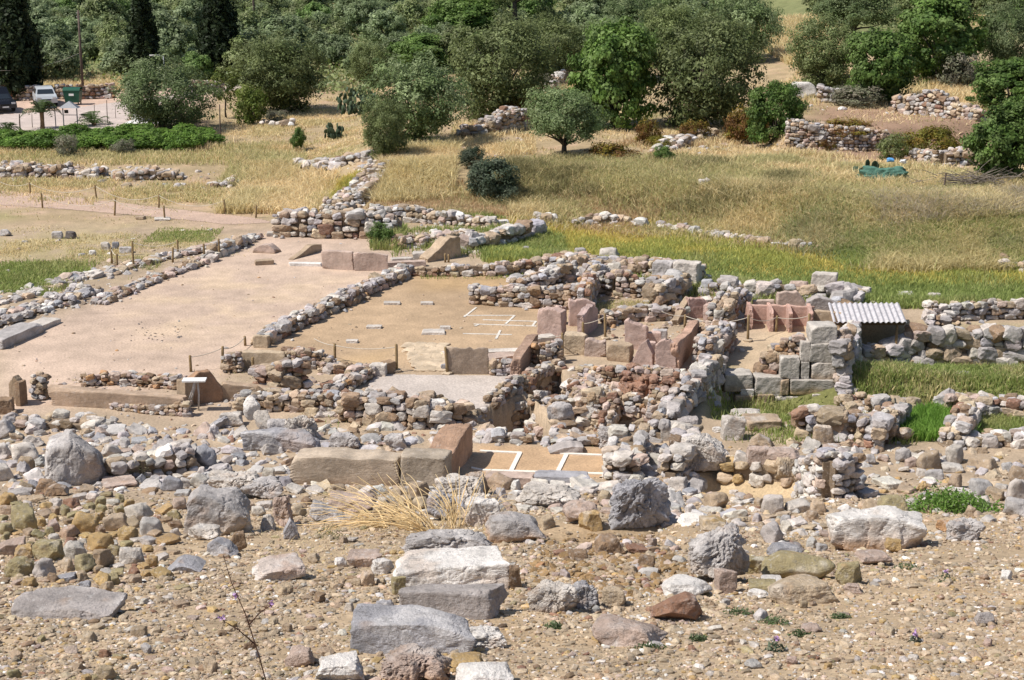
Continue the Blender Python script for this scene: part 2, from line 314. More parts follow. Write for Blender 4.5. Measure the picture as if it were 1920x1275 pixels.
GZ = [  # (pixel outline, level, colour, soft, strength, patchiness)
 ([(0,640),(490,432),(760,440),(770,505),(480,660),(390,720),(0,780)], 0, (.475,.36,.28), 1.0, 1, 0),
 ([(150,560),(420,505),(690,520),(560,600),(300,660)], 0, (.48,.365,.245), 3, .6, .6),
 ([(480,660),(770,508),(1000,512),(1090,560),(1050,650),(800,700)], 0, (.385,.275,.175), .8, 1, 0),
 ([(780,520),(1000,512),(960,545),(790,545)], 0, (.42,.285,.15), 1.2, .8, 0),
 ([(600,680),(740,655),(720,690),(620,690)], 0, (.42,.29,.16), .8, .7, 0),
 ([(-50,560),(-50,500),(120,490),(160,520),(60,558)], 0, (.14,.19,.05), 1.5, .8, .4),
 ([(-50,440),(200,430),(420,410),(400,470),(200,520),(-50,520)], 0, (.30,.25,.12), 3, .7, .8),
 ([(-50,372),(300,392),(520,415),(480,445),(250,412),(-50,392)], 0, (.45,.315,.25), 1.5, .8, .3),
 ([(900,480),(1012,425),(1150,412),(1300,440),(1600,478),(1960,495),(1960,590),(1725,590),(1330,545),(1050,495)], -.45, (.17,.16,.045), 1.2, 1, 0),
 ([(900,408),(1060,345),(1300,360),(1600,395),(1600,470),(1300,438),(1060,410)], .3, (.31,.205,.115), 3, 1, .15),
 ([(620,395),(720,330),(900,330),(1000,400)], .3, (.36,.25,.15), 2, .8, .5),
 ([(1560,750),(1610,665),(1980,668),(1980,840),(1330,840),(1340,750)], -1.2, (.15,.16,.05), 1.0, .9, .0),
 ([(880,905),(893,826),(1172,834),(1160,906)], .12, (.45,.305,.185), .3, 1, 0),
 ([(1290,890),(1345,850),(1530,905),(1540,950),(1340,955)], .3, (.46,.35,.22), .6, 1, 0),
 ([(1375,700),(1400,640),(1480,612),(1580,612),(1500,640),(1420,720)], 0, (.46,.35,.235), .4, 1, 0),
 ([(1255,700),(1310,650),(1340,650),(1300,705)], 0, (.44,.325,.225), .4, 1, 0),
 ([(1600,900),(1960,840),(1960,905),(1650,930)], .8, (.46,.355,.25), 1, .8, .3),
 ([(380,745),(560,735),(640,760),(420,790),(100,790),(60,765)], 0, (.42,.325,.25), 1, .9, .2),
 ([(1000,1020),(1230,990),(1320,1060),(1200,1130),(1000,1080)], 4.2, (.27,.175,.085), .8, 1, .1),
 ([(1500,248),(1530,205),(1720,210),(1850,225),(1850,255),(1650,262)], 3.0, (.29,.19,.13), 1.5, 1, 0),
 ([(-60,178),(250,172),(400,165),(400,190),(240,232),(-60,250)], .9, (.50,.36,.28), 1.5, 1, 0),
]
GC = ground_colour(GX, GY)
gm = MB()
def gridf(nr, nc):
    i = np.arange(nr - 1)[:, None] * nc; j = np.arange(nc - 1); return np.stack([i + j, i + j + 1, i + nc + j + 1, i + nc + j], -1).reshape(-1, 4)
# full sheet: dense fan + apron columns + near and far rows
ex = np.array([1.4, 1.7, 2.2, 3, 4.5, 7, 12.]); tcol = np.concatenate([-ex[::-1], tt, ex])
yrow = np.concatenate([np.array([-60, -40, -25, -15, -8, -3, 0, 2, 4, 5.]), np.exp(ly), np.geomspace(310, 1500, 24)])
AY = yrow[:, None] * np.ones(len(tcol)); AX = tcol[None, :] * KV * np.maximum(AY, Y0)
AZ = hraw(AX, AY); r0, c0 = 10, len(ex); AZ[r0:r0 + NR, c0:c0 + NC] = HG
AC = ground_colour(AX, AY)
gm.add(np.stack([AX, AY, AZ], -1).reshape(-1, 3), gridf(len(yrow), len(tcol)), AC.reshape(-1, 3))
ground = tag(gm.build('ground', M_EARTH, smooth=True), 'sloping stony hillside, excavated dirt floors and dry fields', None, None, 'structure')
def drape(name, px, z, mat, col, lift, kind='structure', n=60, label=None, cat=None):
    """thin sheet following the ground inside an outline"""
    Pp = poly(px, z); lo, hi = Pp.min(0), Pp.max(0); xs = np.linspace(lo[0], hi[0], n); ys = np.linspace(lo[1], hi[1], n)
    X, Y = np.meshgrid(xs, ys); m = polymask(X, Y, Pp, .02) > .5; Z = hz(X, Y) + lift
    q = gridf(n, n); keep = m.ravel()[q].all(1); q = q[keep]; ids = np.unique(q); mp = np.full(n * n, -1); mp[ids] = np.arange(len(ids))
    mb = MB(); V = np.stack([X, Y, Z], -1).reshape(-1, 3)[ids]; mb.add(V, mp[q], np.array(col) * (1 + .12 * n2(V[:, 0], V[:, 1], .8, 4, 5))[:, None])
    return tag(mb.build(name, mat, smooth=True), label, cat, None, kind)
drape('road', [(-60,216),(120,205),(250,190),(420,168),(520,158),(520,164),(420,177),(250,202),(240,236),(110,240),(-60,248)], .9, M_EARTH, (.46,.385,.345), .03, n=90)
drape('paved_floor', [(668,768),(700,702),(960,705),(985,712),(950,738),(915,765),(860,772)], 0, M_EARTH, (.46,.40,.355), .02, n=70)
drape('path', [(-60,352),(160,372),(330,392),(480,408),(520,418),(430,422),(250,404),(-60,380)], 0, M_EARTH, (.44,.32,.25), .012, n=90)
# ---------------------------------------------------------------- walls of rubble, blocks and slabs
SEED = [1000]; FALLEN = []
def nseed(): SEED[0] += 1; return SEED[0]
def wall(label, px, h, th=.6, ss=.3, mix='rub', name='rubble_wall', sub=2, zs=None, ruin=.28, core=(.235,.175,.12), flat=.72, cat='wall', low=0.0, mixlow=None):  # core colour darkened so gaps between stones look shaded
    if sub == 2: ss = ss * .86
    pts = [P(u, v) if zs is None else Pz(np.array(float(u)), np.array(float(v)), zs) for u, v in px]
    hs = list(h) if np.ndim(h) else [h] * len(pts)
    mb = MB(); org = np.mean(pts, 0); dd = np.diff(np.array(pts)[:, :2], axis=0); nn = np.stack([-dd[:, 1], dd[:, 0]], 1) / np.linalg.norm(dd, axis=1)[:, None]; nn *= np.sign(nn[:, 1:] + 1e-9); off = (nn * th / 2 * np.abs(nn[:, 1:])).mean(0)
    for k in range(len(pts) - 1):
        a, b = np.array(pts[k]), np.array(pts[k + 1]); d = b[:2] - a[:2]; Ls = np.linalg.norm(d); d = d / Ls; nrm = np.array([-d[1], d[0]])
        if nrm[1] < 0: nrm = -nrm
        ang = math.atan2(d[1], d[0]); ns = max(2, round(Ls / (ss * .93)))
        for i in range(ns):
            s = (i + .5) / ns; hl = (hs[k] * (1 - s) + hs[k + 1] * s); pp = a + (b - a) * s; base = pp[:2] + off
            hl *= 1 + ruin * float(noise(np.array([base[0] * .9, base[1] * .9, 3.3]), 5)) + rng.normal(0, ruin * .15)
            nz = max(1, round(hl / (ss * .74))); nw = max(2, round(th / (ss * .92)))
            zb = min(pp[2], hz1(*base)) - low
            edge = (k == 0 and i == 0) or (k == len(pts) - 2 and i == ns - 1); hc = (hl * .80 if hl > ss * 1.2 else hl * .25 + .04) * (.4 if edge else 1); q, f = box(base[0], base[1], zb + hc / 2 - .15, Ls / ns * (1.0 if edge else 1.15), th * (1 - 1 / max(2, round(th / (ss * .92)))) * .8, hc + .3, ang); mb.add(q, f, core)
            for kz in range(nz):
                for w in range(nw):
                    if not (kz >= nz - 1 or w in (0, nw - 1) or (k == 0 and i == 0) or (k == len(pts) - 2 and i == ns - 1)): continue
                    if kz == nz - 1 and rng.random() < .12: continue
                    wo = ((w + .5) / nw - .5) * th; sj = rng.normal(0, .13) * ss
                    g = rng.lognormal(0, .22); sz = ss * g * np.array([rng.uniform(1.0, 1.5), rng.uniform(.85, 1.2), rng.uniform(flat - .08, flat + .25)])
                    pos = np.array([base[0] + d[0] * sj + nrm[0] * wo, base[1] + d[1] * sj + nrm[1] * wo, zb + (kz + .45) * hl / nz + rng.normal(0, .03) * ss])
                    put_stone(mb, pos, sz, mixlow if (mixlow and kz < nz * .5) else mix, sub, .18, ang)
            # fallen stones at the foot
            if rng.random() < .35:
                wo = (th / 2 + rng.uniform(.05, .5)) * rng.choice([-1, 1]); x, y = base + nrm * wo; s2 = ss * rng.uniform(.3, .7)
                FALLEN.append((np.array([x, y, hz1(x, y) + s2 * .2]), s2 * np.array([1.2, 1, .8]), mix, sub))
    return tag(mb.build(name, M_RUB, loc=org), label, cat, None, 'thing')
def shaped(sd, L, th, h, sub, kind='block', prof=None, amp=.045, taper=0):
    m_ = max(L, th, h); V, Fc = rock(sd, sub, kind, amp, 3.0, (L / m_, th / m_, h / m_), .035); V = V * np.array([L, th, h]) * .52; V[:, 2] += h * .5
    if prof is not None:
        s = np.clip(V[:, 0] / L + .5, 0, 1); V[:, 2] *= np.interp(s, np.linspace(0, 1, len(prof)), prof) * (1 + .04 * noise(np.stack([s * 9, s * 0, s * 0 + sd], -1), 3))
    if taper: V[:, 1] *= 1 - taper * np.clip(V[:, 2] / h, 0, 1)
    return V, Fc
def stain(V, c, c2, lo=.0, hi=.5, sd=0, amt=.85):
    """earth-stained foot: its own colour, irregular edge"""
    z = (V[:, 2] - V[:, 2].min()) / (np.ptp(V[:, 2]) + 1e-6); m = sst((hi - z + .35 * fbm(V * 2.2 + sd, 3, 4)) / max(hi - lo, .05))[:, None] * amt
    return np.array(c) * (1 - m) + np.array(c2) * m
def slab(label, a, b, h, th, col, name='stone_slab', prof=None, zs=None, sub=5, col2=None, cat='slab', kind='block', mat=None, lift=-.04, amp=.045, group=None):
    p = P(*a) if zs is None else Pz(np.array(float(a[0])), np.array(float(a[1])), zs); q = P(*b) if zs is None else Pz(np.array(float(b[0])), np.array(float(b[1])), zs)
    d = q[:2] - p[:2]; Ls = float(np.linalg.norm(d)); ang = math.atan2(d[1], d[0]); n = np.array([-d[1], d[0]]) / Ls
    if n[1] < 0: n = -n
    c = (p[:2] + q[:2]) / 2 + n * th / 2 * abs(n[1]); z = min(p[2], q[2]) + lift
    sd = nseed(); V, Fc = shaped(sd, Ls, th, h - lift, sub, kind, prof, amp)
    cc = np.array(PAL[col] if isinstance(col, str) else col) * (1 + rng.normal(0, .05)); tint = stain(V, cc, PAL[col2], 0, .45, sd) if col2 else cc
    mb = MB(); mb.add(V, Fc, tint); o = mb.build(name, mat or M_SLAB); o.location = (c[0], c[1], z); o.rotation_euler = (0, 0, ang)
    return tag(o, label, cat, group, 'thing')
# --- far left and back
wall('tumbled grey rubble row at the foot of the vine patch by the frame edge', [(-40,332),(40,333),(110,334),(182,336)], [.6,.8,.7,.35], 1.7, .4, 'rub', sub=1, ruin=.55)
wall('spread heap of pale stones between the vine patch and the rope path', [(215,340),(270,338),(345,338)], [.4,.6,.3], 1.8, .4, 'rub', sub=1, ruin=.5)
wall('thin scatter of rubble beside the dry grass mound', [(402,352),(455,345)], [.3,.35], 1.2, .4, 'pal', sub=1, ruin=.5)
wall('ruined stone line climbing from the back wall toward the dark shrub', [(628,402),(668,372),(700,345),(720,312)], [.5,.6,.55,.4], 1.5, .36, 'pal', sub=1, ruin=.5)
wall('broken grey stone row under the leaning olive tree', [(560,312),(620,318),(690,300)], [.4,.6,.5], 1.5, .48, 'gry', sub=1, ruin=.5)
wall('ring of pale stones round a clump of grey shrub near the yellow bush', [(487,236),(515,238),(548,238)], [.5,.4,.6], .9, .5, 'pal', sub=1)
wall('dark dry stone wall along the far side of the parking road', [(-40,188),(15,187),(65,188),(140,187),(215,184)], 1.35, .7, .42, 'brn', sub=1, ruin=.08, name='boundary_wall')
wall('reddish stone wall beyond the olive trees on the road', [(355,172),(420,170)], 1.0, .7, .42, 'brn', sub=1, ruin=.1, name='boundary_wall')
wall('grey dry stone bank between the big olive and the small round olive', [(868,262),(915,256),(985,240)], [.5,1.2,1.3], 1.3, .38, 'rub', sub=1, ruin=.35)
wall('grey wall leading up the dry slope behind the small round olive', [(1030,178),(1050,158),(1070,135)], [.8,1,.8], 1.0, .5, 'pal', sub=1, ruin=.3)
wall('stepped pale stones below the big olive on the bank', [(1245,290),(1290,268),(1340,258)], [.5,.6,.5], 1.5, .5, 'pal', sub=1, ruin=.4)
wall('tall rounded rubble terrace wall holding up the ploughed strip', [(1473,274),(1520,281),(1600,283),(1668,284)], [1.75,1.7,1.55,1.35], .9, .29, 'rub', sub=1, ruin=.14, name='terrace_wall')
wall('low end of the terrace wall beside the fig tree', [(1720,300),(1770,312),(1822,308)], [.6,1.0,1.1], 1.1, .34, 'rub', sub=1, ruin=.3, name='terrace_wall')
wall('upper terrace wall behind the ploughed strip, nearer the fig tree', [(1672,208),(1740,216),(1835,228)], [1.2,1.5,.7], 1.0, .36, 'rub', sub=1, ruin=.25, name='terrace_wall')
wall('upper grey terrace wall beside the white boulder', [(1530,192),(1598,196)], [1.25,1.2], 1.0, .45, 'gry', sub=1, ruin=.2, name='terrace_wall')
# --- court and back rooms
wall('long low stone wall between the bare court and the sunken hall floor', [(772,512),(700,548),(610,590),(492,648)], [.5,.52,.55,.5], .72, .36, 'gry', ruin=.1, mixlow='brn')
slab('smooth tan end slab of the low wall beside the court', (474,652), (503,653), .44, .3, 'sand', name='end_slab')
wall('blocky grey kerb running to the far end of the court', [(488,446),(450,462),(402,484)], [.4,.5,.6], .7, .48, 'gry', ruin=.3)
wall('low line of stones along the far side of the court', [(400,487),(345,508),(300,524),(190,572)], [.32,.25,.22,.2], .75, .36, 'rub', ruin=.3)
wall('outer row of flat stones parallel to the court edge', [(395,470),(330,482),(250,502),(150,526),(60,556),(-40,580)], [.3,.22,.16,.16,.16,.2], .9, .42, 'pal', ruin=.4, flat=.5)
wall('broad spread of grey rubble beside the court kerb', [(178,548),(120,572),(50,590),(-40,620)], [.3,.28,.28,.25], 1.5, .36, 'gry', ruin=.4, flat=.6)
slab('grey cut kerb block at the near edge of the court', (66,622), (-10,655), .38, .9, 'grey', name='kerb_block', col2='tan')
slab('flat kerb slab at the near end of the court stones', (102,604), (62,622), .2, .8, 'pale', name='kerb_slab', kind='slab')
wall('high wall of big pale blocks closing the back of the court', [(514,444),(560,446),(640,448),(742,446)], [1.35,1.45,1.35,1.0], 1.3, .5, 'pal', ruin=.2, mixlow='rub')
wall('pale rubble wall continuing behind the grassy room', [(690,416),(780,418),(860,424),(922,428)], [.75,.8,.6,.35], .9, .42, 'pal', ruin=.3)
wall('low brown rubble in the grassy room behind the hall', [(740,468),(810,462),(895,450)], [.55,.6,.6], .9, .4, 'rub', ruin=.4)
wall('row of huge grey blocks at the edge of the marsh grass', [(880,486),(935,468),(1020,440)], [.9,1.15,.8], .95, .75, 'gry', ruin=.2, zs=-.3)
wall('low straight rubble wall at the back of the hall', [(772,518),(850,519),(930,518),(1015,510)], [.42,.45,.55,.6], .6, .36, 'rub', ruin=.2)
wall('line of pale stones at the foot of the grassy bank', [(1005,418),(1045,420)], [.5,.4], .6, .4, 'pal', sub=1)
wall('thin stone row along the far edge of the marsh, with the pale slab', [(1065,422),(1150,424),(1240,432),(1330,446),(1450,462)], [.4,.45,.35,.4,.35], .7, .42, 'pal', sub=1, ruin=.6)
wall('pale stone scatter ending in the tall green grass', [(1450,462),(1510,470),(1585,476)], [.3,.35,.2], .9, .35, 'pal', sub=1, ruin=.6)
wall('stones lying in the grass slope at the frame edge', [(1850,506),(1890,510),(1960,512)], [.3,.35,.3], 1.2, .42, 'pal', sub=1, ruin=.6)
slab('weathered tan orthostat at the back of the court, plain faced', (604,504), (661,507), .85, .3, 'pink', name='orthostat_slab')
slab('cracked pinkish orthostat beside the grass tuft at the back of the court', (664,508), (725,508), .82, .3, 'pink', name='orthostat_slab', prof=[1,1.02,.97,.93])
slab('thin pale sill lying left of the tan orthostats', (540,499), (604,500), .14, .35, 'white', name='sill_slab', kind='slab')
slab('low pink kerb to the right of the cracked orthostat', (727,504), (800,500), .28, .4, 'pink', name='sill_slab')
slab('flat grey sill behind the low rubble of the hall', (735,492), (775,490), .16, .4, 'pale', name='sill_slab', kind='slab')
slab('slanting tan block with broken top beside two posts', (800,492), (862,480), 1.0, .7, 'tan', name='corner_block', prof=[.25,.55,1,.95])
slab('pale step block in front of the slanting tan block', (776,487), (822,486), .3, .6, 'pale', name='step_block')
slab('leaning triangular slab on the court floor', (545,488), (600,470), .42, .3, 'tan', name='fallen_slab', prof=[.1,.5,1,.8], col2='brown')
slab('brown stump of masonry on the far court floor', (474,474), (517,476), .42, .6, 'pink', name='masonry_stump', prof=[.5,.9,1,.4], col2='brown')
slab('low brown stone at the edge of the far court', (480,498), (514,496), .22, .4, 'tan', name='masonry_stump')
slab('flat pale threshold by the big back wall', (500,444), (548,443), .2, .5, 'pale', name='threshold_slab', kind='slab')
slab('long pale slab lying on the marsh edge wall', (925,425), (955,424), .3, .5, 'white', name='lintel_block', kind='slab')
# --- hall and pillared rooms
wall('brown rubble wall jutting into the hall floor', [(878,571),(940,575),(1020,580),(1090,582)], [.75,.85,.9,.95], .75, .33, 'rub', ruin=.15, mixlow='brn')
wall('dark return of the brown hall wall', [(1096,590),(1104,570),(1113,552)], [1.1,1.2,1.1], .5, .35, 'brn', ruin=.12)
wall('thick grey wall with square dark end behind the hall', [(968,545),(1010,538),(1070,526),(1082,520)], [.5,.6,.9,.95], .9, .38, 'gry', ruin=.2)
wall('rubble wall between the hall and the marsh, behind the pink slabs', [(1088,540),(1150,556),(1240,560)], [1.05,1.1,.85], .9, .36, 'rub', ruin=.25, mixlow='brn')
wall('wide stony bank of the marsh room, upper part', [(1020,500),(1100,512),(1200,520),(1305,535)], [.45,.7,.75,.9], 1.3, .42, 'rub', ruin=.3)
wall('free standing pier of rubble with a dark flank', [(1232,578),(1268,568),(1292,548)], [1.0,1.1,.9], .75, .42, 'rub', ruin=.1)
wall('low rubble screen behind the pink slabs', [(1140,612),(1180,604),(1240,602),(1290,600)], [.5,.55,.6,.5], .6, .3, 'brn', ruin=.2)
wall('rubble cross wall at the back of the storage bins', [(1285,590),(1340,592),(1380,590)], [.5,.8,.8], .7, .32, 'rub', ruin=.3)
wall('row of large rounded boulders topping the marsh side wall', [(1306,558),(1370,562),(1440,562),(1530,566),(1600,572)], [.75,.8,.7,.7,.7], .9, .62, 'gry', ruin=.25)
wall('stepped corner of big blocks at the marsh side', [(1582,582),(1604,572),(1618,560)], [.5,.6,.5], .8, .7, 'gry', ruin=.08)
wall('thick rubble spur between bins and bin passage', [(1352,625),(1372,600),(1392,578)], [1.0,1.1,1.0], .9, .34, 'rub', ruin=.15, mixlow='brn')
wall('rubble stub with orange plaster beside the sandy passage', [(1322,690),(1350,672),(1372,652)], [1.0,1.05,.95], .75, .32, 'rub', ruin=.15, mixlow='brn')
wall('low brown infill wall between bin passage and plaster wall', [(1310,648),(1352,648)], [.75,.7], .4, .3, 'brn', ruin=.1)
slab('dressed square block crowning the marsh side wall', (1522,546), (1565,549), .75, .7, 'pale', name='ashlar_block', zs=.35)
slab('big squared block at the end of the marsh bank wall', (1262,528), (1306,532), .85, .8, 'pale', name='ashlar_block', zs=.25)
slab('upright block beside the big squared one on the marsh bank', (1222,522), (1258,525), .75, .7, 'grey', name='ashlar_block', zs=.25, kind='block')
PK = (.475,.345,.295)
slab('tall pink alabaster slab with a slanting groove, nearest the hall', (1008,632), (1054,636), 1.12, .5, PK, name='pink_slab', prof=[.96,1,.99,.95])
slab('narrow pink slab leaning behind the grooved one', (1046,610), (1062,606), .75, .25, PK, name='pink_slab', prof=[1,.9])
slab('pale pink slab with jagged top standing behind the doorway', (1066,612), (1114,612), 1.02, .25, PK, name='pink_slab', prof=[1.05,1.0,1.05,.9])
slab('curved pink door jamb seen edge on', (1089,634), (1118,612), 1.0, .28, (.42,.31,.28), name='pink_slab', prof=[.9,1.05,1.0,.75])
slab('upright pink slab in the middle of the rooms', (1171,654), (1213,657), 1.02, .35, PK, name='pink_slab', prof=[1.05,.98,.9,.86])
slab('short pink slab wedged beside the upright middle one', (1214,654), (1238,655), .62, .3, PK, name='pink_slab')
slab('grey block lodged among the pink slabs', (1224,644), (1250,645), .5, .4, 'grey', name='grey_block')
slab('pointed pink slab in the front row of slabs', (1187,686), (1222,690), .92, .3, PK, name='pink_slab', prof=[.35,.9,1.05,.6])
slab('wide pink slab at the front beside the plaster wall', (1228,694), (1266,696), 1.05, .3, PK, name='pink_slab', prof=[.85,1.02,1.02,.95])
slab('narrow pink filler slab between pointed and wide slabs', (1215,680), (1230,680), .75, .3, PK, name='pink_slab')
slab('smooth sandy block below the rope', (1056,664), (1097,666), .72, .5, 'sand', name='plaster_block')
slab('pinkish block topped with loose stones', (1096,668), (1134,670), .62, .5, 'pink', name='plaster_block', prof=[1,.95,.8,.9])
slab('brown plastered block in the front row', (1136,676), (1180,680), .62, .6, 'tan', name='plaster_block', col2='brown')
slab('long orange plaster wall going back from the front row', (1268,694), (1306,640), .95, .35, (.42,.27,.20), name='plaster_wall', cat='wall', prof=[1.05,.98,.92,.95])
wall('brown crumbling wall at the corner of the hall', [(985,678),(1010,684),(1052,682)], [.65,.75,.8], .5, .26, 'brn', ruin=.2)
slab('flat grey capstone on the crumbling hall wall', (1000,648), (1042,640), .25, .5, 'pale', name='capstone', kind='slab')
slab('grey brown upright slab between a post and the rubble stub', (838,702), (914,702), .92, .22, (.35,.27,.205), name='orthostat_slab', prof=[1,1,.98,.98])
slab('long grey slab edge of the hall porch', (836,668), (990,662), .1, .5, 'pale', name='sill_slab', kind='slab')
wall('small rubble stub beside the brown upright slab', [(920,706),(962,706)], .6, .5, .24, 'brn', ruin=.1)
slab('sloping pale cover on the rubble stub', (918,682), (972,676), .2, .7, 'pink', name='capstone', kind='slab')
slab('dark cross wall beside the porch stub', (968,708), (1000,664), .75, .35, (.33,.22,.16), name='plaster_wall', cat='wall', prof=[.85,.95,1.0,1.05])
slab('grey block at the near corner of the porch', (693,706), (722,707), .4, .5, 'pale', name='corner_block', col2='tan')
slab('dark rough stone next to the grey porch corner', (722,702), (742,698), .4, .4, 'brown', name='corner_block')
wall('low rubble line from the court corner to the porch', [(600,700),(640,702),(690,700)], [.35,.3,.3], .5, .26, 'brn', ruin=.3)
# storage bins
slab('pink back wall of the storage bins', (1398,606), (1520,612), .75, .2, (.47,.31,.25), name='bin_wall', cat='wall', prof=[1,.98,1,1,.97,1])
for a, b, l in (((1408,618),(1402,604),'pink bin partition nearest the rubble spur'), ((1446,622),(1440,606),'pink bin partition, the middle one'), ((1482,624),(1476,608),'pink bin partition with the sharp shadow'), ((1520,624),(1514,608),'pink bin partition closest to the roofed shelter')):
    slab(l, a, b, .85, .16, (.49,.315,.255), name='bin_partition', prof=[.9,1,1], group='partitions of the storage bins')
slab('long low tan wall running from the bins to the shelter', (1521,612), (1580,616), .62, .3, 'tan', name='bin_wall', cat='wall')
slab('tan gabled slab behind the bins', (1456,584), (1512,584), .78, .35, 'pink', name='pink_slab', prof=[1,1,1.02,.5])
slab('long pinkish boulder slab beside the gabled one', (1512,588), (1576,588), .62, .5, 'mauve', name='pink_slab', prof=[.8,1.1,.9,.6])
slab('low pink slab to the left of the gabled one', (1412,582), (1452,582), .4, .3, 'pink', name='pink_slab')
slab('inclined pink slab leaning over a dark bin', (1290,598), (1326,596), .82, .3, (.44,.30,.26), name='pink_slab', prof=[1.02,1,1,.9])
slab('slanting plaster wing beside the inclined pink slab', (1268,610), (1290,592), .8, .25, 'tan', name='pink_slab', prof=[.3,.7,1])
slab('short pink post slab at the side of the dark bin', (1324,606), (1334,600), .72, .2, PK, name='pink_slab')
slab('pink jamb stump beside the rope post', (1352,650), (1362,640), .8, .22, PK, name='pink_slab')
# ashlar pier and its wing
mb = MB(); py = P(1500, 742); Y = py[1]
def ash(u0, u1, v0, v1, yy, dep, col, mb, col2=None):
    a = at_y(u0, v1, yy); b = at_y(u1, v0, yy); w, h = b[0] - a[0], b[2] - a[2]; sd = nseed()
    V, Fc = shaped(sd, abs(w) * .985, dep, h * .97, 5, 'block', None, .03)
    c = np.array(PAL[col]) * (1 + rng.normal(0, .06)); t = stain(V, c, PAL[col2], 0, .6, sd) if col2 else c
    mb.add(V + np.array([(a[0] + b[0]) / 2, yy + dep / 2, a[2]]), Fc, t)
ash(1520,1572,612,645,Y+.1,.9,'ash',mb); ash(1518,1569,643,680,Y+.05,.9,'ash',mb); ash(1501,1520,640,678,Y+.1,.7,'pale',mb); ash(1501,1519,678,714,Y+.05,.7,'ash',mb)
ash(1522,1569,680,713,Y,.9,'pale',mb,'tan'); ash(1480,1568,712,742,Y-.05,1.0,'ash',mb,'ochre'); ash(1462,1500,670,712,Y+.08,.7,'ash',mb)
ash(1520,1570,738,768,Y-.15,1.1,'pale',mb,'tan'); ash(1464,1480,712,740,Y,.7,'tan',mb)
o = mb.build('ashlar_pier', M_SLAB, loc=np.array([at_y(1520, 742, Y)[0], Y, py[2]])); tag(o, 'tall pier of squared grey ashlar blocks in front of the shelter', 'pier', None, 'thing')
mb = MB(); Yb = Y + .1
ash(1356,1412,702,735,Yb,.9,'ash',mb,'tan'); ash(1414,1480,706,742,Yb,.9,'ash',mb); ash(1388,1415,730,745,Yb-.05,.7,'white',mb); ash(1378,1412,742,768,Yb-.1,.8,'tan',mb); ash(1420,1452,740,762,Yb-.1,.8,'tan',mb); ash(1452,1500,742,770,Yb-.1,.8,'pale',mb)
o = mb.build('ashlar_course', M_SLAB, loc=P(1430, 748)); tag(o, 'base course of long grey blocks below the sandy passage', 'wall', None, 'thing')
wall('rubble and earth wall filling the side of the ashlar pier', [(1424,704),(1450,708),(1500,712)], [.7,1.15,1.6], .7, .3, 'brn', ruin=.08, mixlow='brn')
wall('tall narrow wing of stones going back from the ashlar pier', [(1578,742),(1588,700),(1602,655)], [1.75,1.55,1.2], .45, .45, 'gry', ruin=.1)
# right side
wall('high wall of large squared grey blocks facing the sunken grass', [(1612,688),(1690,690),(1715,690),(1760,690),(1840,690),(1960,692)], [.85,.9,1.45,1.55,1.5,1.45], .8, .62, 'gry', ruin=.1, flat=.85, mixlow='yel', name='block_wall')
wall('thin rubble wall above the block wall, by the frame edge', [(1738,606),(1800,604),(1860,600),(1960,600)], [.75,.7,.75,.75], .6, .34, 'pal', ruin=.2)
wall('short knob of rubble on top of the block wall', [(1738,628),(1775,630)], [.75,.7], .7, .32, 'pal', ruin=.2)
wall('long rubble wall in front of the sunken grass', [(1590,778),(1650,786),(1700,776),(1800,782),(1870,784),(1960,792)], [.8,.7,.6,.85,.8,.7], .9, .36, 'rub', ruin=.25, mixlow='yel')
wall('rubble wall with upright stones at the edge of the grassy pit', [(1490,822),(1545,826),(1600,832),(1650,836)], [.8,.95,.9,.7], .75, .42, 'rub', ruin=.3)
wall('knobbly rubble heap next to the round brown stone', [(1640,842),(1668,820),(1692,795)], [.9,.95,.7], .8, .38, 'rub', ruin=.25)
wall('rubble wall curving down to the bright grass by the frame edge', [(1790,838),(1812,818),(1830,792)], [.5,.7,.6], .7, .34, 'rub', ruin=.3)
wall('low stone edging under the bright grass', [(1770,842),(1850,838),(1960,842)], [.3,.4,.35], .8, .34, 'pal', ruin=.4)
wall('big flank of grey stones with a sheer dark side', [(1240,825),(1272,790),(1308,748),(1350,706)], [.6,.9,1.0,.8], .65, .42, 'gry', ruin=.12)
wall('orange clay wall above the pits', [(1168,742),(1215,748),(1262,748)], [.75,.75,.7], .6, .26, 'red', ruin=.12, core=(.34,.17,.10))
wall('rubble ridge between the two dark pits', [(1000,762),(1050,770),(1088,772)], [.45,.4,.45], .6, .3, 'rub', ruin=.3)
wall('broken rubble ridge along the pale paved floor', [(925,768),(968,738),(1030,700),(1060,690)], [.4,.5,.4,.35], .55, .28, 'brn', ruin=.3)
wall('brown rubble wall enclosing the small sunken rooms, the longer', [(1078,768),(1150,778),(1225,786)], [.65,.7,.75], .55, .27, 'brn', ruin=.2)
wall('short brown cross wall between two small sunken rooms', [(1140,806),(1152,790),(1164,776)], [.6,.7,.7], .5, .27, 'brn', ruin=.15)
wall('reddish rubble wall ending at the sheer grey flank', [(1215,806),(1232,786),(1250,764)], [.7,.85,.8], .5, .27, 'brn', ruin=.15)
wall('low reddish wall under the pointed pink slab', [(1110,716),(1180,722),(1250,716)], [.5,.55,.5], .45, .24, 'brn', ruin=.2)
wall('stony ridge above the orange clay wall', [(1080,706),(1140,712),(1220,722),(1268,726)], [.4,.5,.5,.5], .7, .27, 'brn', ruin=.35)
wall('brown stone heap in front of the pale paved floor', [(640,792),(720,800),(800,806),(872,796)], [.75,1.0,1.05,.7], 1.3, .38, 'rub', ruin=.35, mixlow='brn')
wall('low rubble wall with dark flank beside the paved floor', [(620,742),(655,730),(700,706)], [.4,.42,.4], .6, .27, 'brn', ruin=.2)
wall('broad low rubble wall joining the stone heap and the boulder pile', [(440,778),(520,772),(600,774),(660,776)], [.5,.6,.7,.7], .9, .3, 'rub', ruin=.3)
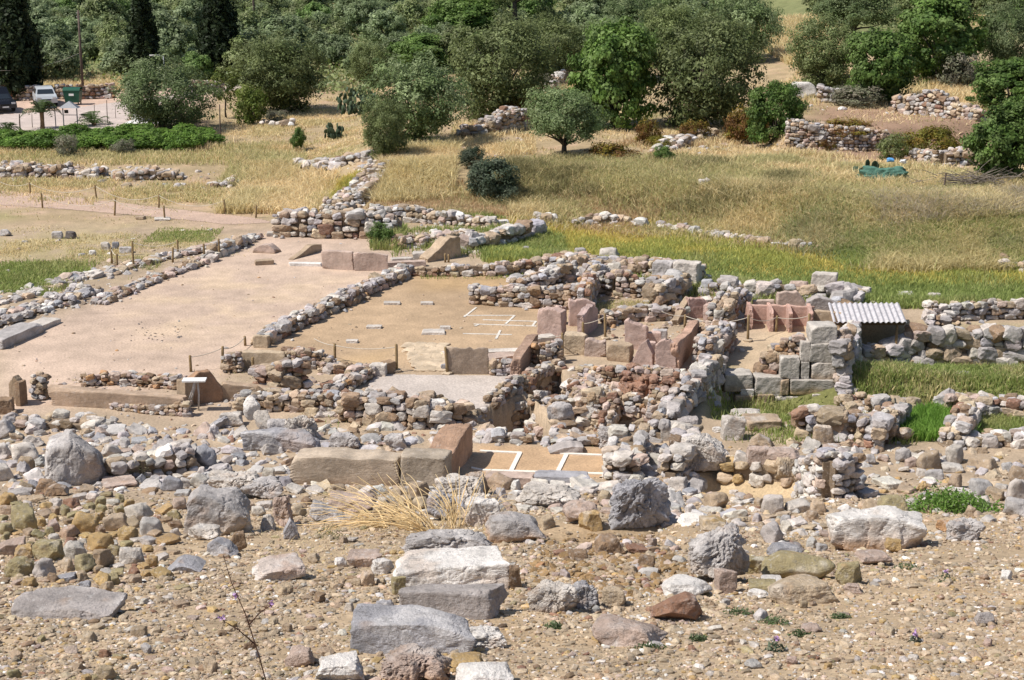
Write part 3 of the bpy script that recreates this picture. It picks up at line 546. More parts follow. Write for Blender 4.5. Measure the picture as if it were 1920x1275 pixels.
wall('rubble wall beside the mosaic room', [(1172,902),(1178,868),(1190,838)], [.7,.75,.7], 1.1, .42, 'gry', ruin=.25, flat=.55)
wall('stone lined edge of the sand pit under the big round boulder', [(1262,902),(1288,870),(1300,842)], [.8,.9,.9], .7, .4, 'gry', ruin=.15, flat=.6)
wall('lumpy boulder wall behind the sand pit', [(1345,908),(1400,912),(1460,914),(1510,912)], [.7,.85,.8,.7], .7, .5, 'yel', ruin=.2)
wall('ragged rubble pier at the end of the sand pit', [(1515,930),(1560,934),(1604,930)], [1.15,1.25,1.2], .7, .3, 'gry', ruin=.1, flat=.6)
wall('low stone edging in front of the mosaic room', [(1000,924),(1080,926),(1180,932),(1270,930)], [.25,.2,.25,.3], .7, .42, 'pal', ruin=.4, flat=.5)
wall('rubble edge between mosaic room and the dark pit', [(890,828),(960,832),(1050,836),(1150,838)], [.3,.3,.35,.3], .7, .33, 'gry', ruin=.3, flat=.55)
wall('rubble lining of the dark pit near the pale paved floor', [(955,760),(990,747),(1020,786)], [2.3,2.4,2.4], .4, .3, 'brn', low=2.5, ruin=.08)
wall('rubble lining of the dark pit nearer the pink slabs', [(1010,716),(1044,697),(1066,728)], [2.1,2.2,2.2], .4, .3, 'brn', low=2.3, ruin=.08)
# left foreground rooms
slab('long low plastered bench wall in the left room', (88,760), (345,774), .55, .45, (.42,.31,.225), name='plaster_wall', cat='wall', prof=[1.05,1.03,1,.97,.92,.85], sub=5)
wall('crumbling brown footing under the end of the bench wall', [(205,768),(280,778),(352,782)], [.2,.32,.5], .35, .2, 'brn', ruin=.2)
slab('dark brown curved niche wall behind the white topped table', (352,760), (418,752), .95, .35, (.33,.205,.13), name='niche_wall', cat='wall', prof=[.9,1.08,1.05,.5])
slab('sloping plaster wall right of the niche', (412,752), (535,752), .55, .4, (.42,.31,.22), name='plaster_wall', cat='wall', prof=[1.1,.95,.8,.6])
slab('upright tan jamb beside the table', (334,760), (350,764), .85, .35, 'tan', name='door_jamb')
wall('low back wall of brown stones behind the bench wall', [(150,726),(220,722),(290,728),(345,732)], [.35,.4,.4,.45], .5, .24, 'brn', ruin=.3, flat=.55)
wall('little rubble end wall beside the split jamb', [(55,748),(82,752)], [.85,.75], .5, .3, 'rub', ruin=.15)
slab('split brown jamb slab at the corner of the left room', (18,756), (40,758), .85, .3, 'tan', name='door_jamb', prof=[.8,1.05,.8])
slab('second half of the split jamb slab, darker', (36,762), (50,756), .8, .2, 'brown', name='door_jamb')
slab('dark rough block at the frame edge below the split jamb', (-12,778), (25,776), .45, .5, 'brown', name='corner_block')
wall('rubble pier standing in the left room', [(478,738),(530,744),(580,738)], [.85,1.2,1.3], .6, .33, 'brn', ruin=.12)
slab('smooth tan plaster wall beside the court corner', (452,692), (533,694), .62, .35, 'sand', name='plaster_wall', cat='wall')
wall('small stones packed beside the tan plaster wall', [(418,700),(452,700)], [.6,.75], .5, .22, 'rub', ruin=.2)
wall('sloping rubble between the tan plaster wall and the court corner', [(535,694),(575,692),(632,694)], [.75,.65,.3], .6, .22, 'rub', ruin=.2)
wall('grey rubble shelf to the left of the big block wall', [(215,905),(290,896),(375,888)], [.7,.75,.8], 1.0, .42, 'gry', ruin=.3)
wall('flat grey boulder shelf above the left room', [(-30,812),(60,808),(140,812),(200,815)], [.3,.35,.4,.35], 1.3, .5, 'gry', ruin=.4, flat=.5)
slab('massive tan block of the near wall, long face', (548,908), (752,912), .80, .8, (.40,.325,.25), name='ashlar_block', sub=5, prof=[1,1,1.02,.98], amp=.025, col2='brown')
slab('second tan block of the near wall, greyer', (751,912), (838,914), .84, .8, (.36,.30,.235), name='ashlar_block', sub=5, amp=.03)
slab('rough orange plaster wall running back from the tan blocks', (812,908), (868,848), .95, .8, (.43,.275,.185), name='plaster_wall', cat='wall', sub=5, prof=[.85,.95,1.0,1.02], amp=.06)
slab('pinkish flat block at the front of the mosaic room', (905,912), (1000,914), .28, .5, 'pink', name='threshold_slab')
slab('blue grey threshold block at the front of the mosaic room', (1002,916), (1102,919), .34, .6, 'bluegrey', name='threshold_slab')
slab('grey fallen slab on the mosaic floor', (1030,852), (1095,850), .22, .6, 'mauve', name='fallen_slab', prof=[.3,.8,1,.9])
# mosaic strips
def strips(label, segs, w, zl, mat=None, name='panel_strip'):
    mb = MB()
    for (a, b) in segs:
        p, q = P(*a), P(*b); d = q - p; L = np.linalg.norm(d[:2]); n = max(2, int(L / .15)); s = np.linspace(0, 1, n)[:, None]; c = p + d * s
        nn = np.array([-d[1], d[0]]) / L * w / 2; e = .15 * w * rng.normal(0, 1, (n, 1))
        l = c.copy(); r = c.copy(); l[:, :2] += nn * (1 + e); r[:, :2] -= nn * (1 + e)
        l[:, 2] = hz(l[:, 0], l[:, 1]) + zl; r[:, 2] = hz(r[:, 0], r[:, 1]) + zl; lo = .06
        V = np.concatenate([l, r, l - (0, 0, lo), r - (0, 0, lo)]); i = np.arange(n - 1)
        mb.add(V, np.concatenate([np.stack([i, i+1, n+i+1, n+i], -1), np.stack([2*n+i, 2*n+i+1, i+1, i], -1), np.stack([n+i, n+i+1, 3*n+i+1, 3*n+i], -1)]), (.6,.56,.5))
    return tag(mb.build(name, mat or M_MORTAR), label, 'floor strip', None, 'thing')
strips('white strips marking out panels on the near orange floor', [((884,878),(1150,888)), ((900,846),(978,850)), ((1050,851),(1146,855)), ((975,850),(957,886)), ((1062,853),(1045,887)), ((1145,848),(1128,896))], .13, .035)
strips('thin pale strips marking out panels on the far hall floor', [((888,608),(1006,612)), ((905,600),(1006,603)), ((870,592),(965,592)), ((893,577),(870,595)), ((900,608),(890,612)), ((965,592),(948,608)), ((1005,603),(998,612)), ((868,626),(960,628)), ((938,620),(930,636))], .09, .02, M_EARTH)
# flat stones on floors
for u, v, r, l in ((701,615,14,'round flat pale stone on the hall floor, the farther one'), (660,642,11,'small round disc stone on the hall floor near the posts'), (735,570,15,'pale flat disc on the hall floor beside the court wall'), (800,570,12,'pale flat disc in the middle of the hall floor'), (812,626,22,'squarish flat slab lying on the hall floor'), (835,616,10,'tilted dark edged slab piece on the hall floor')):
    slab(l, (u - r, v + 2), (u + r, v + 2), .1, r * 1.3 / 50, 'pale', name='floor_stone', kind='slab', cat='flat stone')
# pale paved porch
mb = MB()
for i in range(7):
    for j in range(4):
        u0 = 757 + j * 21 + (6 - i) * 3.5; v0 = 692 - i * 7.2; p = P(u0 + 10, v0); V, Fc = rock(nseed(), 3, 'slab', .03); c = np.array(PAL['sand']) * (1.12 + rng.normal(0, .08))
        mb.add(V * np.array([.24 + rng.uniform(-.04, .06), .36, .07]) @ rotm(0, 0, rng.normal(0, .1) - .15).T + p, Fc, c)
tag(mb.build('paved_porch', M_SLAB, loc=P(800, 665)), 'pale flagstone pavement between the posts of the hall porch', 'pavement', None, 'thing')
# ---------------------------------------------------------------- single boulders (pixel box: centre u, centre v, width, height)
HERO = []
def boulder(u, v, w, h, col, kind, label, ref=None, amp=.06, sub=4, rz=None, dep=.75, col2=None, ybase=None, name='boulder', cat='boulder', tilt=0.0, sink=.12, group=None, prof=None):
    vb = v + h / 2
    p = P(u, vb) if ybase is None else at_y(u, vb, P(*ybase)[1])
    s = spx(p); W = w / s; d = dep * W; sl = math.asin(min(.9, (CAM[2] - p[2]) / np.linalg.norm(p - CAM)))
    H = max((h / s - (.85 if kind in ('block','slab') else (.5 if kind == 'round' else .68)) * d * math.sin(sl)) / math.cos(sl), .24 * W if kind != 'slab' else .1 * W)
    sub += 1; sd = nseed(); V, Fc = rock(sd, sub, kind, amp * 1.4, 2.2 + (kind == 'pitted') * .8, (1, d / W, H / W), .105 if kind in ('block', 'slab') else None)
    V = V / np.maximum(np.abs(V).max(0), .3); 
    r = np.random.default_rng(sd); rz = r.uniform(-.25, .25) if rz is None else rz
    V = V * np.array([W, d, H * (1 + sink)]) * .5
    if prof is not None: V[:, 2] = (V[:, 2] + H * .5) * np.interp(V[:, 0] / W + .5, np.linspace(0, 1, len(prof)), prof) - H * .5
    V = V @ rotm(tilt * .3, tilt, rz).T; V[:, 2] -= V[:, 2].min() + sink * H
    c = np.array(PAL[col] if isinstance(col, str) else col); c = c * (1 + r.normal(0, .04)); t = stain(V, c, PAL[col2], .1, .6, sd) if col2 else np.broadcast_to(c, V.shape).copy()
    if sub >= 5 and W > .3:                                  # the stone's own veins: chalky crusts and rusty patches
        q = V / W * 2.3; m1 = sst(fbm(q + sd * 1.7, 4, 51) * 3.2 - .25)[:, None] * .62; m2 = sst(fbm(q * 1.3 + sd * 2.9, 4, 52) * 3.4 - .75)[:, None] * .6
        t = t * (1 - m1) + (np.array(PAL['white']) * .55 + c * .45 + .04) * m1; t = t * (1 - m2) + (np.array(PAL['orange']) * .5 + c * .5) * m2
    t = t * (1 + .12 * fbm(V / W * 3 + sd, 3, 7))[:, None]
    mb = MB(); mb.add(V, Fc, t); o = mb.build(name, M_STONE, smooth=sub < 5); o.location = (p[0], p[1] + d * .42, p[2])
    HERO.append((u, v, w, h, ref or label.split(' with ')[0])); return tag(o, label, cat, group)
B = boulder
# left foreground
B(125,855,142,112,'grey','mid','big grey dome shaped boulder with dark lichen at the left of the slope','grey dome boulder',.07,5,col2='mauve',dep=.7,prof=[.6,.95,1.05,.85,.6])
B(402,952,132,104,'grey','angular','large light grey boulder with a jagged fluted top in front of the lumpy white one','jagged grey boulder',.07,5,prof=[.75,1.05,.95,.9,.75],col2='tan')
B(432,905,105,62,'pale','pitted','lumpy whitish boulder behind the jagged grey boulder','lumpy whitish boulder',.09,5)
B(488,914,86,46,'grey','pitted','flat pitted grey boulder to the right of the lumpy whitish one','flat pitted boulder',.07)
B(526,955,44,66,'pink','pitted','narrow upright pinkish boulder with hollow side','narrow pinkish boulder',.08,dep=.9)
B(502,978,30,36,'pale','mid','small pale stone leaning on the narrow pinkish boulder',dep=.8)
B(544,990,36,44,'bluegrey','angular','blue grey pointed chip at the foot of the narrow pinkish boulder',prof=[.3,1,.5])
B(380,996,72,36,'pale','pitted','whitish pitted stone directly in front of the jagged grey boulder','whitish pitted stone',.07)
B(412,1022,68,42,'bluegrey','angular','blue grey wedge stone with sharp ridge','blue grey wedge',.04,prof=[.7,1.05,.7,.4])
B(447,1014,34,42,'brown','mid','rounded brown upright stone beside the blue grey wedge','brown upright stone',.04,dep=.9)
B(346,1056,76,36,'bluegrey','slab','flat triangular blue grey stone lying on the gravel','flat triangular stone',.04,prof=[.3,1,.8,.2])
B(244,1040,48,36,'pale','mid','pale pinkish cobble on the gravel left of the flat triangular stone','pale pinkish cobble')
B(520,1062,104,54,'pink','block','block with orange stained top and white edge on the gravel','orange topped block',.07,5,col2='white',prof=[.6,.9,1,1.1])
B(20,1024,58,38,'pink','slab','flat pinkish white slab tilted at the frame edge','tilted pinkish slab',.04,tilt=-.15)
B(30,1062,62,42,'olive','angular','pale olive split rock under the tilted pinkish slab','olive split rock')
B(42,1036,40,34,'ochre','angular','ochre wedge rock between the tilted slab and the olive split rock')
B(88,1030,60,44,'olive','angular','broad olive brown rock on the loose stones','broad olive rock')
B(85,912,42,30,'brown','angular','sharp brown rock right under the grey dome boulder','sharp brown rock')
B(100,918,50,26,'brown','angular','low tan rock in front of the grey dome boulder',prof=[.5,1,.6])
B(60,906,30,22,'bluegrey','round','small blue grey cobble at the foot of the grey dome boulder')
B(216,903,70,24,'pink','slab','flat pinkish rock right of the grey dome boulder',dep=.9)
B(130,1132,235,60,'mauve','slab','wide flat grey bedrock slab sunk in the gravel','sunken bedrock slab',.06,5,dep=.55,sink=.4)
B(157,1096,24,16,'bluegrey','mid','dark blue cobble lying on the sunken bedrock slab')
B(122,1082,40,20,'bluegrey','slab','thin blue grey stone behind the sunken bedrock slab')
# centre foreground
B(470,766,38,50,'white','round','egg shaped white boulder perched on the boulder pile','egg shaped boulder',.04,ybase=(470,812),sink=.02,dep=.6)
B(492,784,40,50,'pale','round','second egg shaped boulder, darker and lower on the pile','lower egg boulder',.04,ybase=(470,818),sink=.02,dep=.65)
B(562,802,76,66,'pale','pitted','large knobbly pale boulder at the end of the pile','knobbly end boulder',.09,5,ybase=(540,835))
B(520,800,42,36,'grey','mid','dark grey boulder wedged between the egg boulder and the knobbly one',ybase=(500,832))
B(432,786,46,30,'pale','mid','pale boulder at the near end of the pile, beside the egg boulder')
B(520,830,165,36,'bluegrey','block','long grey boulder carrying the two egg shaped ones','long carrying boulder',.08,5,dep=.4)
B(645,826,66,40,'grey','pitted','grey boulder in the rubble above the massive tan block')
B(738,826,52,34,'grey','mid','smooth grey boulder beside the orange plaster wall')
B(818,760,44,30,'white','mid','whitish flat topped boulder on the edge of the paved floor',ybase=(818,800))
B(858,912,124,66,'pale','pitted','big whitish boulder with brown patch in front of the tan blocks','big whitish boulder',.08,5,col2='grey')
B(890,905,56,46,'brown','mid','brown cap stone leaning on the big whitish boulder',dep=.6)
B(905,955,76,62,'white','angular','orange white broken rock among the straw stems','orange white rock',.09,col2='orange')
B(828,945,64,64,'bluegrey','pitted','dark blue grey pitted rock behind the straw stems','dark pitted rock',.09)
B(722,962,60,44,'brown','angular','brown faced rock half hidden by straw stems','brown faced rock',.06)
B(655,940,100,44,'pink','mid','pinkish low rock behind the straw stems','pinkish low rock',.06)
B(612,958,70,42,'grey','angular','grey pointed rock at the end of the straw clump',prof=[1,.9,.5,.2])
B(968,986,118,64,'grey','angular','grey wedge boulder with orange earth on its dark side','grey wedge boulder',.06,5,col2='orange',prof=[.9,1,1,.8,.3],dep=.6)
B(1200,945,134,116,'bluegrey','pitted','largest blue grey boulder with cracked face on the slope','largest blue grey boulder',.085,5,dep=.75,prof=[.7,.95,1.05,1.05,.9])
B(1088,956,70,58,'pink','round','rounded pinkish boulder next to the largest blue grey one','rounded pinkish boulder',.05,col2='pink')
B(1108,975,44,42,'ochre','angular','ochre stone leaning against the largest blue grey boulder','ochre leaning stone',.03)
B(1025,930,130,50,'pale','pitted','long pale pitted boulder behind the grey wedge boulder','long pale pitted boulder',.09,5)
B(838,1018,176,58,'grey','pitted','dark pitted grey boulder behind the long white block','dark pitted grey boulder',.1,5,dep=.5,prof=[.8,1.05,.95,.7])
B(840,1068,232,84,'white','block','long white limestone block with rough front','long white block',.055,5,dep=.5,rz=.06,prof=[.85,.95,1,1.02])
B(795,1093,40,14,'white','mid','small white chip under the long white block')
B(746,1096,30,40,'olive','block','mossy green upright stone propping the long white block','mossy green stone',.03)
B(965,1080,30,52,'brown','angular','brown rock at the end of the long white block')
B(718,1060,44,34,'white','mid','pale angular stone behind the end of the long white block')
B(680,1045,70,38,'pink','slab','dull pink flat stone on the gravel near the long white block',dep=.8)
B(905,1110,58,28,'white','mid','small whitish stone under the near corner of the long white block')
B(840,1136,226,54,'mauve','block','long pinkish grey step block below the white block','pinkish grey step block',.04,5,dep=.36,rz=.04)
B(765,1186,256,82,'bluegrey','block','long blue grey step block with flat top','blue grey step block',.05,5,dep=.45,rz=-.03,prof=[1.02,1,1,.9])
B(905,1190,88,50,'white','pitted','crumbly white stone at the end of the blue grey step block','crumbly white stone',.1)
B(722,1140,40,38,'bluegrey','mid','small blue grey stone beside the pinkish grey step block')
B(636,1252,98,62,'white','angular','pale pinkish white rock at the bottom of the photo left of the orange white one','bottom pale rock',.06,5)
B(768,1244,160,78,'pink','pitted','big orange white rock at the bottom below the blue grey step block','big orange white rock',.09,5,col2='orange')
B(870,1243,84,34,'ochre','mid','long ochre stone lying right of the big orange white rock','long ochre stone',.04)
B(905,1268,110,36,'white','mid','pale rock cut by the bottom frame edge',None,.05)
B(560,1230,56,42,'pink','mid','pinkish rounded stone with dark side near the thorny stem','pinkish rounded stone',.06)
B(590,1238,36,20,'tan','slab','thin tan flake beside the pinkish rounded stone',tilt=.3)
# right foreground
B(1040,1116,100,68,'pale','pitted','chunky pale rock with brown foot below the earth hollow','chunky pale rock',.09,5,col2='brown')
B(1098,1112,58,60,'bluegrey','pitted','blue white rock touching the chunky pale rock','blue white rock',.09)
B(1150,1116,50,44,'sand','mid','cream coloured stone next to the blue white rock','cream stone')
B(1273,1136,102,64,'red','angular','reddish brown rock with clean split faces','reddish brown rock',.025,5,prof=[.5,.85,1.05,.8])
B(1168,1182,172,60,'pink','mid','pale pink flat rock sunk in gravel below the reddish brown rock','pale pink flat rock',.06,5,dep=.6,sink=.3,prof=[1,1,.9,.6])
B(1345,1032,150,122,'grey','pitted','tall jagged grey rock with hollow, beside the earth hollow','tall jagged grey rock',.11,5,prof=[.45,.75,1.05,.9],col2='tan')
B(1362,1086,42,54,'pink','block','pink squared stone leaning at the foot of the tall jagged rock','pink squared stone',.03)
B(1320,1070,40,26,'pale','mid','whitish pink stone in front of the tall jagged rock')
B(1285,1102,112,40,'white','mid','white flat rock peeping out behind the reddish brown rock','white flat rock',.06)
B(1340,982,58,38,'ochre','block','ochre yellow brick like stone on top of the tall jagged rock','ochre brick stone',.03,ybase=(1345,1060),sink=.02,prof=[.9,1,.6])
B(1140,1018,64,44,'brown','angular','reddish tan rock at the upper edge of the earth hollow','reddish tan rock',.06)
B(1085,1040,40,26,'brown','angular','dark chocolate stone in the earth hollow','chocolate stone',.03)
B(1212,1050,36,28,'brown','mid','round brown clod like stone in the earth hollow')
B(1194,1030,44,18,'red','slab','rust coloured flake under the largest blue grey boulder',tilt=.2)
B(1502,1062,140,48,'olive','round','long smooth olive rock lying flat','long smooth olive rock',.02,5,dep=.5,sink=.25)
B(1420,1054,56,44,'olive','slab','dull olive stone tucked beside the tall jagged rock',dep=.8)
B(1476,1030,72,36,'bluegrey','mid','blue grey hump shaped stone behind the long smooth olive rock','blue grey hump stone',.05)
B(1592,1072,58,50,'olive','angular','brown angular rock at the end of the long smooth olive rock','brown angular rock',.03)
B(1652,986,196,92,'white','block','big white block with crumbling orange underside','big white block',.07,5,col2='orange',dep=.5,prof=[.95,1,1,.85])
B(1678,942,58,34,'olive','mid','olive stone sitting on top of the big white block','olive stone on the block',.03,ybase=(1652,1022),sink=.02)
B(1642,1044,74,32,'pink','mid','pale cobble with orange patch in front of the big white block','orange patched cobble',.04)
B(1712,1008,42,28,'ochre','mid','ochre rounded stone, the lower of a pair beside the big white block','ochre rounded stone',.03)
B(1724,992,36,22,'tan','mid','tan stone, the upper of a pair beside the big white block')
B(1678,1022,36,30,'ochre','angular','pale ochre stone with pointed top before the big white block')
B(1774,984,34,26,'orange','angular','orange brown stone between the big white block and the grey rock')
B(1814,990,78,48,'grey','pitted','light grey rock with dark notch near the frame edge','notched grey rock',.08)
B(1500,1108,150,50,'sand','mid','cream flat rock in the gravel below the long smooth olive rock','cream flat rock',.05,5,dep=.6,sink=.3)
B(1432,1096,60,28,'olive','slab','olive flat stone beside the cream flat rock',dep=.8)
B(1424,1112,44,20,'white','mid','blue white long pebble in front of the olive flat stone')
B(1448,1085,44,18,'white','slab','white flake above the olive flat stone')
B(1600,1102,40,24,'pink','mid','pale pink rounded stone below the brown angular rock')
B(1525,1178,44,16,'pink','mid','small pink stone alone on open gravel','lone pink stone')
B(1850,1160,40,28,'mauve','mid','mauve stone on open gravel at the frame edge',sink=.3)
B(1316,846,104,82,'pale','pitted','large rounded pitted boulder resting on the pit edge','large rounded pitted boulder',.05,5,ybase=(1316,895),col2='mauve')
B(1428,855,54,52,'pink','mid','pinkish boulder on the lumpy wall behind the sand pit','pinkish wall boulder',.05,ybase=(1428,898))
B(1478,880,58,58,'sand','pitted','round tan pitted boulder at the end of the lumpy wall','tan pitted boulder',.06,ybase=(1478,912))
B(1470,852,64,22,'pink','block','flat reddish block lying across the lumpy wall',ybase=(1470,900))
B(1425,824,56,36,'tan','angular','gable shaped tan rock behind the sand pit','gable shaped rock',.04,prof=[.3,1,.5])
B(1697,814,42,34,'tan','round','round brown drum like stone before the bright grass','drum like stone',.025,dep=.95,sink=.02)
B(1376,798,48,56,'pale','block','grey flat topped slab in the pit shadow','flat topped slab',.04)
B(1432,790,74,34,'tan','slab','smooth tan slab lying in green grass','smooth tan slab',.03)
B(1400,775,60,24,'pale','slab','pale slab half in the grass behind the smooth tan slab')
B(1545,815,42,46,'tan','angular','upright brown faced stone in the grassy pit wall',None,.04)
B(1580,800,40,56,'pale','pitted','tall pale stone standing at the middle of the grassy pit wall',None,.06)
B(1052,772,52,40,'grey','round','rounded stone outcrop between the pits',None,.06)
B(1105,770,40,30,'white','mid','pale smooth boulder above the mosaic room, the rounded one','pale smooth boulder',.04)
B(1145,815,58,50,'grey','pitted','dark ridged grey boulder behind the mosaic room','ridged grey boulder',.1)
B(1262,805,46,44,'pale','block','pale upright slab with round top by the sheer grey flank',None,.04)
B(1290,805,40,54,'mauve','block','mauve upright block at the end of the sheer grey flank',None,.04)
B(1345,805,24,14,'white','mid','white chip on the ground by the sheer grey flank')
B(1162,880,36,22,'white','angular','white triangular stone at the corner of the mosaic floor')
# marsh and far stones
for u,v,w,h,c,k,l in ((1142,476,42,28,'pale','block','squared pale boulder standing in the marsh grass'),(1088,472,26,18,'grey','mid','small grey stone in marsh grass, beside the squared boulder'),(1030,485,34,18,'pale','mid','pale lying stone between the marsh wall and the bank'),(1052,446,18,10,'pale','mid','tiny pale stone in the middle of the marsh grass'),
    (985,468,20,16,'grey','mid','grey stone deep in the green marsh grass'),(1700,552,34,16,'white','block','white flat block in tall green grass beyond the shelter'),(1754,556,28,18,'pale','angular','pointed pale block in tall green grass beyond the shelter'),(1455,458,20,12,'white','block','white squarish block on the far marsh edge'),
    (1322,343,28,24,'pale','pitted','grey white rock sticking out of the bank grass'),(1512,168,52,32,'white','mid','big bright white boulder on the upper terrace'),(1585,148,22,20,'pink','angular','pinkish boulder under the bushes on the upper terrace'),(105,440,24,16,'grey','mid','grey boulder on the dry field, the lighter of a pair'),(132,440,22,16,'dark','mid','dark rounded boulder on the dry field beside the grey one'),
    (198,461,20,18,'pale','mid','pale boulder by the short rope posts'),(216,459,14,16,'bluegrey','mid','dark grey boulder by the short rope posts'),(234,468,26,14,'grey','mid','flat grey stone near the short rope posts, the rightmost'),(172,474,16,12,'white','mid','white stone on the dry field left of the short posts'),
    (785,336,18,14,'pale','mid','pale rock on the bare slope left of the dark round shrub'),(800,336,12,10,'white','mid','small white rock on the bare slope left of the dark round shrub'),(740,390,16,12,'white','mid','white stone on the grassy path behind the back wall'),(302,410,34,8,'pale','slab','flat pale stone lying by the rope path'),(262,408,20,8,'tan','slab','thin flat stone beside the flat pale one on the rope path'),
    (10,436,22,14,'grey','mid','grey stone at the frame edge of the dry field'),(165,512,26,8,'white','slab','flat whitish stone in the dry field grass'),(203,515,18,8,'pale','slab','small flat stone in the dry field grass'),(160,548,20,18,'bluegrey','block','dark squarish stone on the outer court rubble'),
    (1660,552,10,8,'white','mid','white chip in tall green grass'),(833,588+100,14,14,'bluegrey','round','blue grey ball like stone at the foot of the brown upright slab'),(1640,690,30,10,'white','slab','white flat stone lying in the shelter grass'),(1805,700,36,12,'pale','slab','flat grey stone before the block wall')):
    B(u,v,w,h,c,k,l,None,.05,3)
# ---------------------------------------------------------------- medium loose stones, each a thing of its own
CN = dict(grey='grey', bluegrey='blue grey', white='white', pale='pale', pink='pinkish', tan='tan', ochre='ochre', brown='brown', red='rust red', olive='olive', orange='orange', dark='dark', sand='cream', mauve='mauve')
used = {}; ORD = ['nearest', 'second nearest', 'third nearest', 'fourth nearest', 'fifth nearest', 'sixth nearest', 'seventh nearest', 'eighth nearest', 'ninth nearest', 'tenth nearest']
cand = []
def inpoly(u, v, px):
    ins = False; n = len(px)
    for i in range(n):
        a, b = px[i], px[(i + 1) % n]
        if (a[1] > v) != (b[1] > v) and u < (b[0] - a[0]) * (v - a[1]) / (b[1] - a[1]) + a[0]: ins = not ins
    return ins
def clear(u, v, w, k=.37):
    for (a, b, c, d, _) in HERO:
        if abs(u - a) < (c + w) * k and abs(v - b) < (d + w * .6) * k: return False
    return all((u - q[0]) ** 2 + ((v - q[1]) * 1.6) ** 2 > ((w + q[2]) * .36) ** 2 for q in cand)
def scatter(px, n, lo, hi, mix):
    a = np.array(px); l, h = a.min(0), a.max(0); t = 0; k = 0
    while k < n and t < n * 40:
        t += 1; u, v = rng.uniform(l, h); w = lo + (hi - lo) * rng.random() ** 1.8
        if inpoly(u, v, px) and clear(u, v, w): cand.append((u, v, w, mix)); k += 1
scatter([(0,935),(200,925),(330,960),(330,1080),(180,1090),(0,1100)], 120, 24, 64, 'fld')
scatter([(0,1100),(330,1080),(600,1090),(720,1130),(640,1275),(0,1275)], 40, 18, 40, 'fld')
scatter([(560,1010),(720,1010),(740,1120),(600,1110)], 8, 18, 36, 'peb')
scatter([(1250,930),(1560,950),(1560,1030),(1400,1010),(1240,990)], 26, 22, 60, 'pal')
scatter([(1600,850),(1920,850),(1920,975),(1760,955),(1600,930)], 34, 22, 66, 'pal')
scatter([(0,800),(60,800),(230,820),(420,850),(380,890),(220,890),(60,880),(0,890)], 30, 26, 70, 'gry')
scatter([(1180,845),(1290,850),(1300,935),(1170,930)], 14, 28, 56, 'gry')
scatter([(540,915),(840,915),(820,975),(560,975)], 22, 26, 70, 'pal')
scatter([(300,880),(560,890),(560,960),(340,960)], 14, 24, 60, 'pal')
scatter([(930,900),(1290,910),(1290,990),(960,980)], 14, 24, 60, 'pal')
scatter([(960,1020),(1300,1010),(1400,1130),(1000,1150)], 12, 14, 30, 'brn')
scatter([(1380,1130),(1920,1020),(1920,1275),(1300,1275)], 18, 14, 34, 'peb')
sizes = lambda w: 'small' if w < 24 else ('fist sized' if w < 32 else ('broad' if w < 46 else 'large'))
info = []
for (u, v, w, mix) in cand:
    c, cn = pick(mix, var=.08); best = min(HERO, key=lambda q: math.hypot((u - q[0]), (v - q[1]) * 1.5) - q[2] * .3)
    info.append([math.hypot(u - best[0], v - best[1]), u, v, w, c, cn, best])
info.sort(key=lambda q: q[0])
for d, u, v, w, c, cn, best in info:
    kd = rng.choice(['angular', 'angular', 'mid', 'slab', 'slab']) if best else 'mid'
    du, dv = u - best[0], v - best[1]; side = ('in front of' if dv > 0 else 'behind') if abs(dv) > abs(du) * .7 else ('to the right of' if du > 0 else 'to the left of')
    key = (cn, side, best[4]); k = used.get(key, 0); used[key] = k + 1
    form = 'flat stone' if kd == 'slab' else ('rock' if kd == 'angular' else 'cobble')
    lab = f"{sizes(w)} {CN[cn]} {form} {side} the {best[4]}" if k == 0 else f"{sizes(w)} {CN[cn]} {form} {side} the {best[4]}, {ORD[min(k, 9)]} of its colour"
    wd = lab.split()
    if len(wd) > 16: lab = ' '.join(f"{CN[cn]} {form} {side} the {best[4]}, {ORD[min(k, 9)]}".split()[:16])
    hh = w * rng.uniform(.6, .9) * (.6 if kd == 'slab' else 1); n0 = len(HERO)
    B(u, v, w, hh, c, kd, lab, None, .06, 3, name='loose_rock', cat='rock', group='loose rocks on the stony slope', dep=rng.uniform(.6, .95), rz=rng.uniform(-1.2, 1.2), sink=.25, tilt=rng.normal(0, .16)); HERO.pop()
# ---------------------------------------------------------------- rubble too plentiful to count
mb = MB()
def rub(px, n, lo, hi, mix, sub=1, lift=-.02):
    a = np.array(px, float); l, h = a.min(0), a.max(0); U = rng.uniform(l, h, (n * 4, 2)); ok = np.array([inpoly(u, v, px) for u, v in U]); U = U[ok][:n]
    Q = P(U[:, 0], U[:, 1])
    for q in Q:
        s = lo + (hi * 1.25 - lo) * rng.random() ** 3; put_stone(mb, q + np.array([0, s * .2, s * lift]), s * np.array([rng.uniform(1, 1.6), rng.uniform(.8, 1.2), rng.uniform(.45, .85)]), mix, sub, .35)
rub([(1070,690),(1260,695),(1350,705),(1300,760),(1230,830),(1050,830),(1030,800),(1060,760)], 374, .16, 0.41, 'brn', 2)
rub([(1070,690),(1260,695),(1350,705),(1300,760),(1230,830),(1050,830),(1030,800),(1060,760)], 96, .16, 0.41, 'rub', 2)
rub([(1070,690),(1265,700),(1262,735),(1080,740)], 144, .1, 0.23, 'brn')
rub([(620,745),(860,760),(905,770),(940,812),(890,830),(800,850),(620,850),(520,850),(560,780)], 330, .14, 0.43, 'rub', 2)
rub([(905,812),(1030,815),(1160,830),(1150,842),(890,836)], 63, .15, 0.38, 'gry', 2)
rub([(0,785),(200,790),(430,800),(560,850),(540,905),(380,930),(180,930),(0,930)], 479, .12, 0.45, 'gry', 2)
rub([(0,785),(430,800),(540,905),(0,930)], 252, .08, 0.20, 'brn')
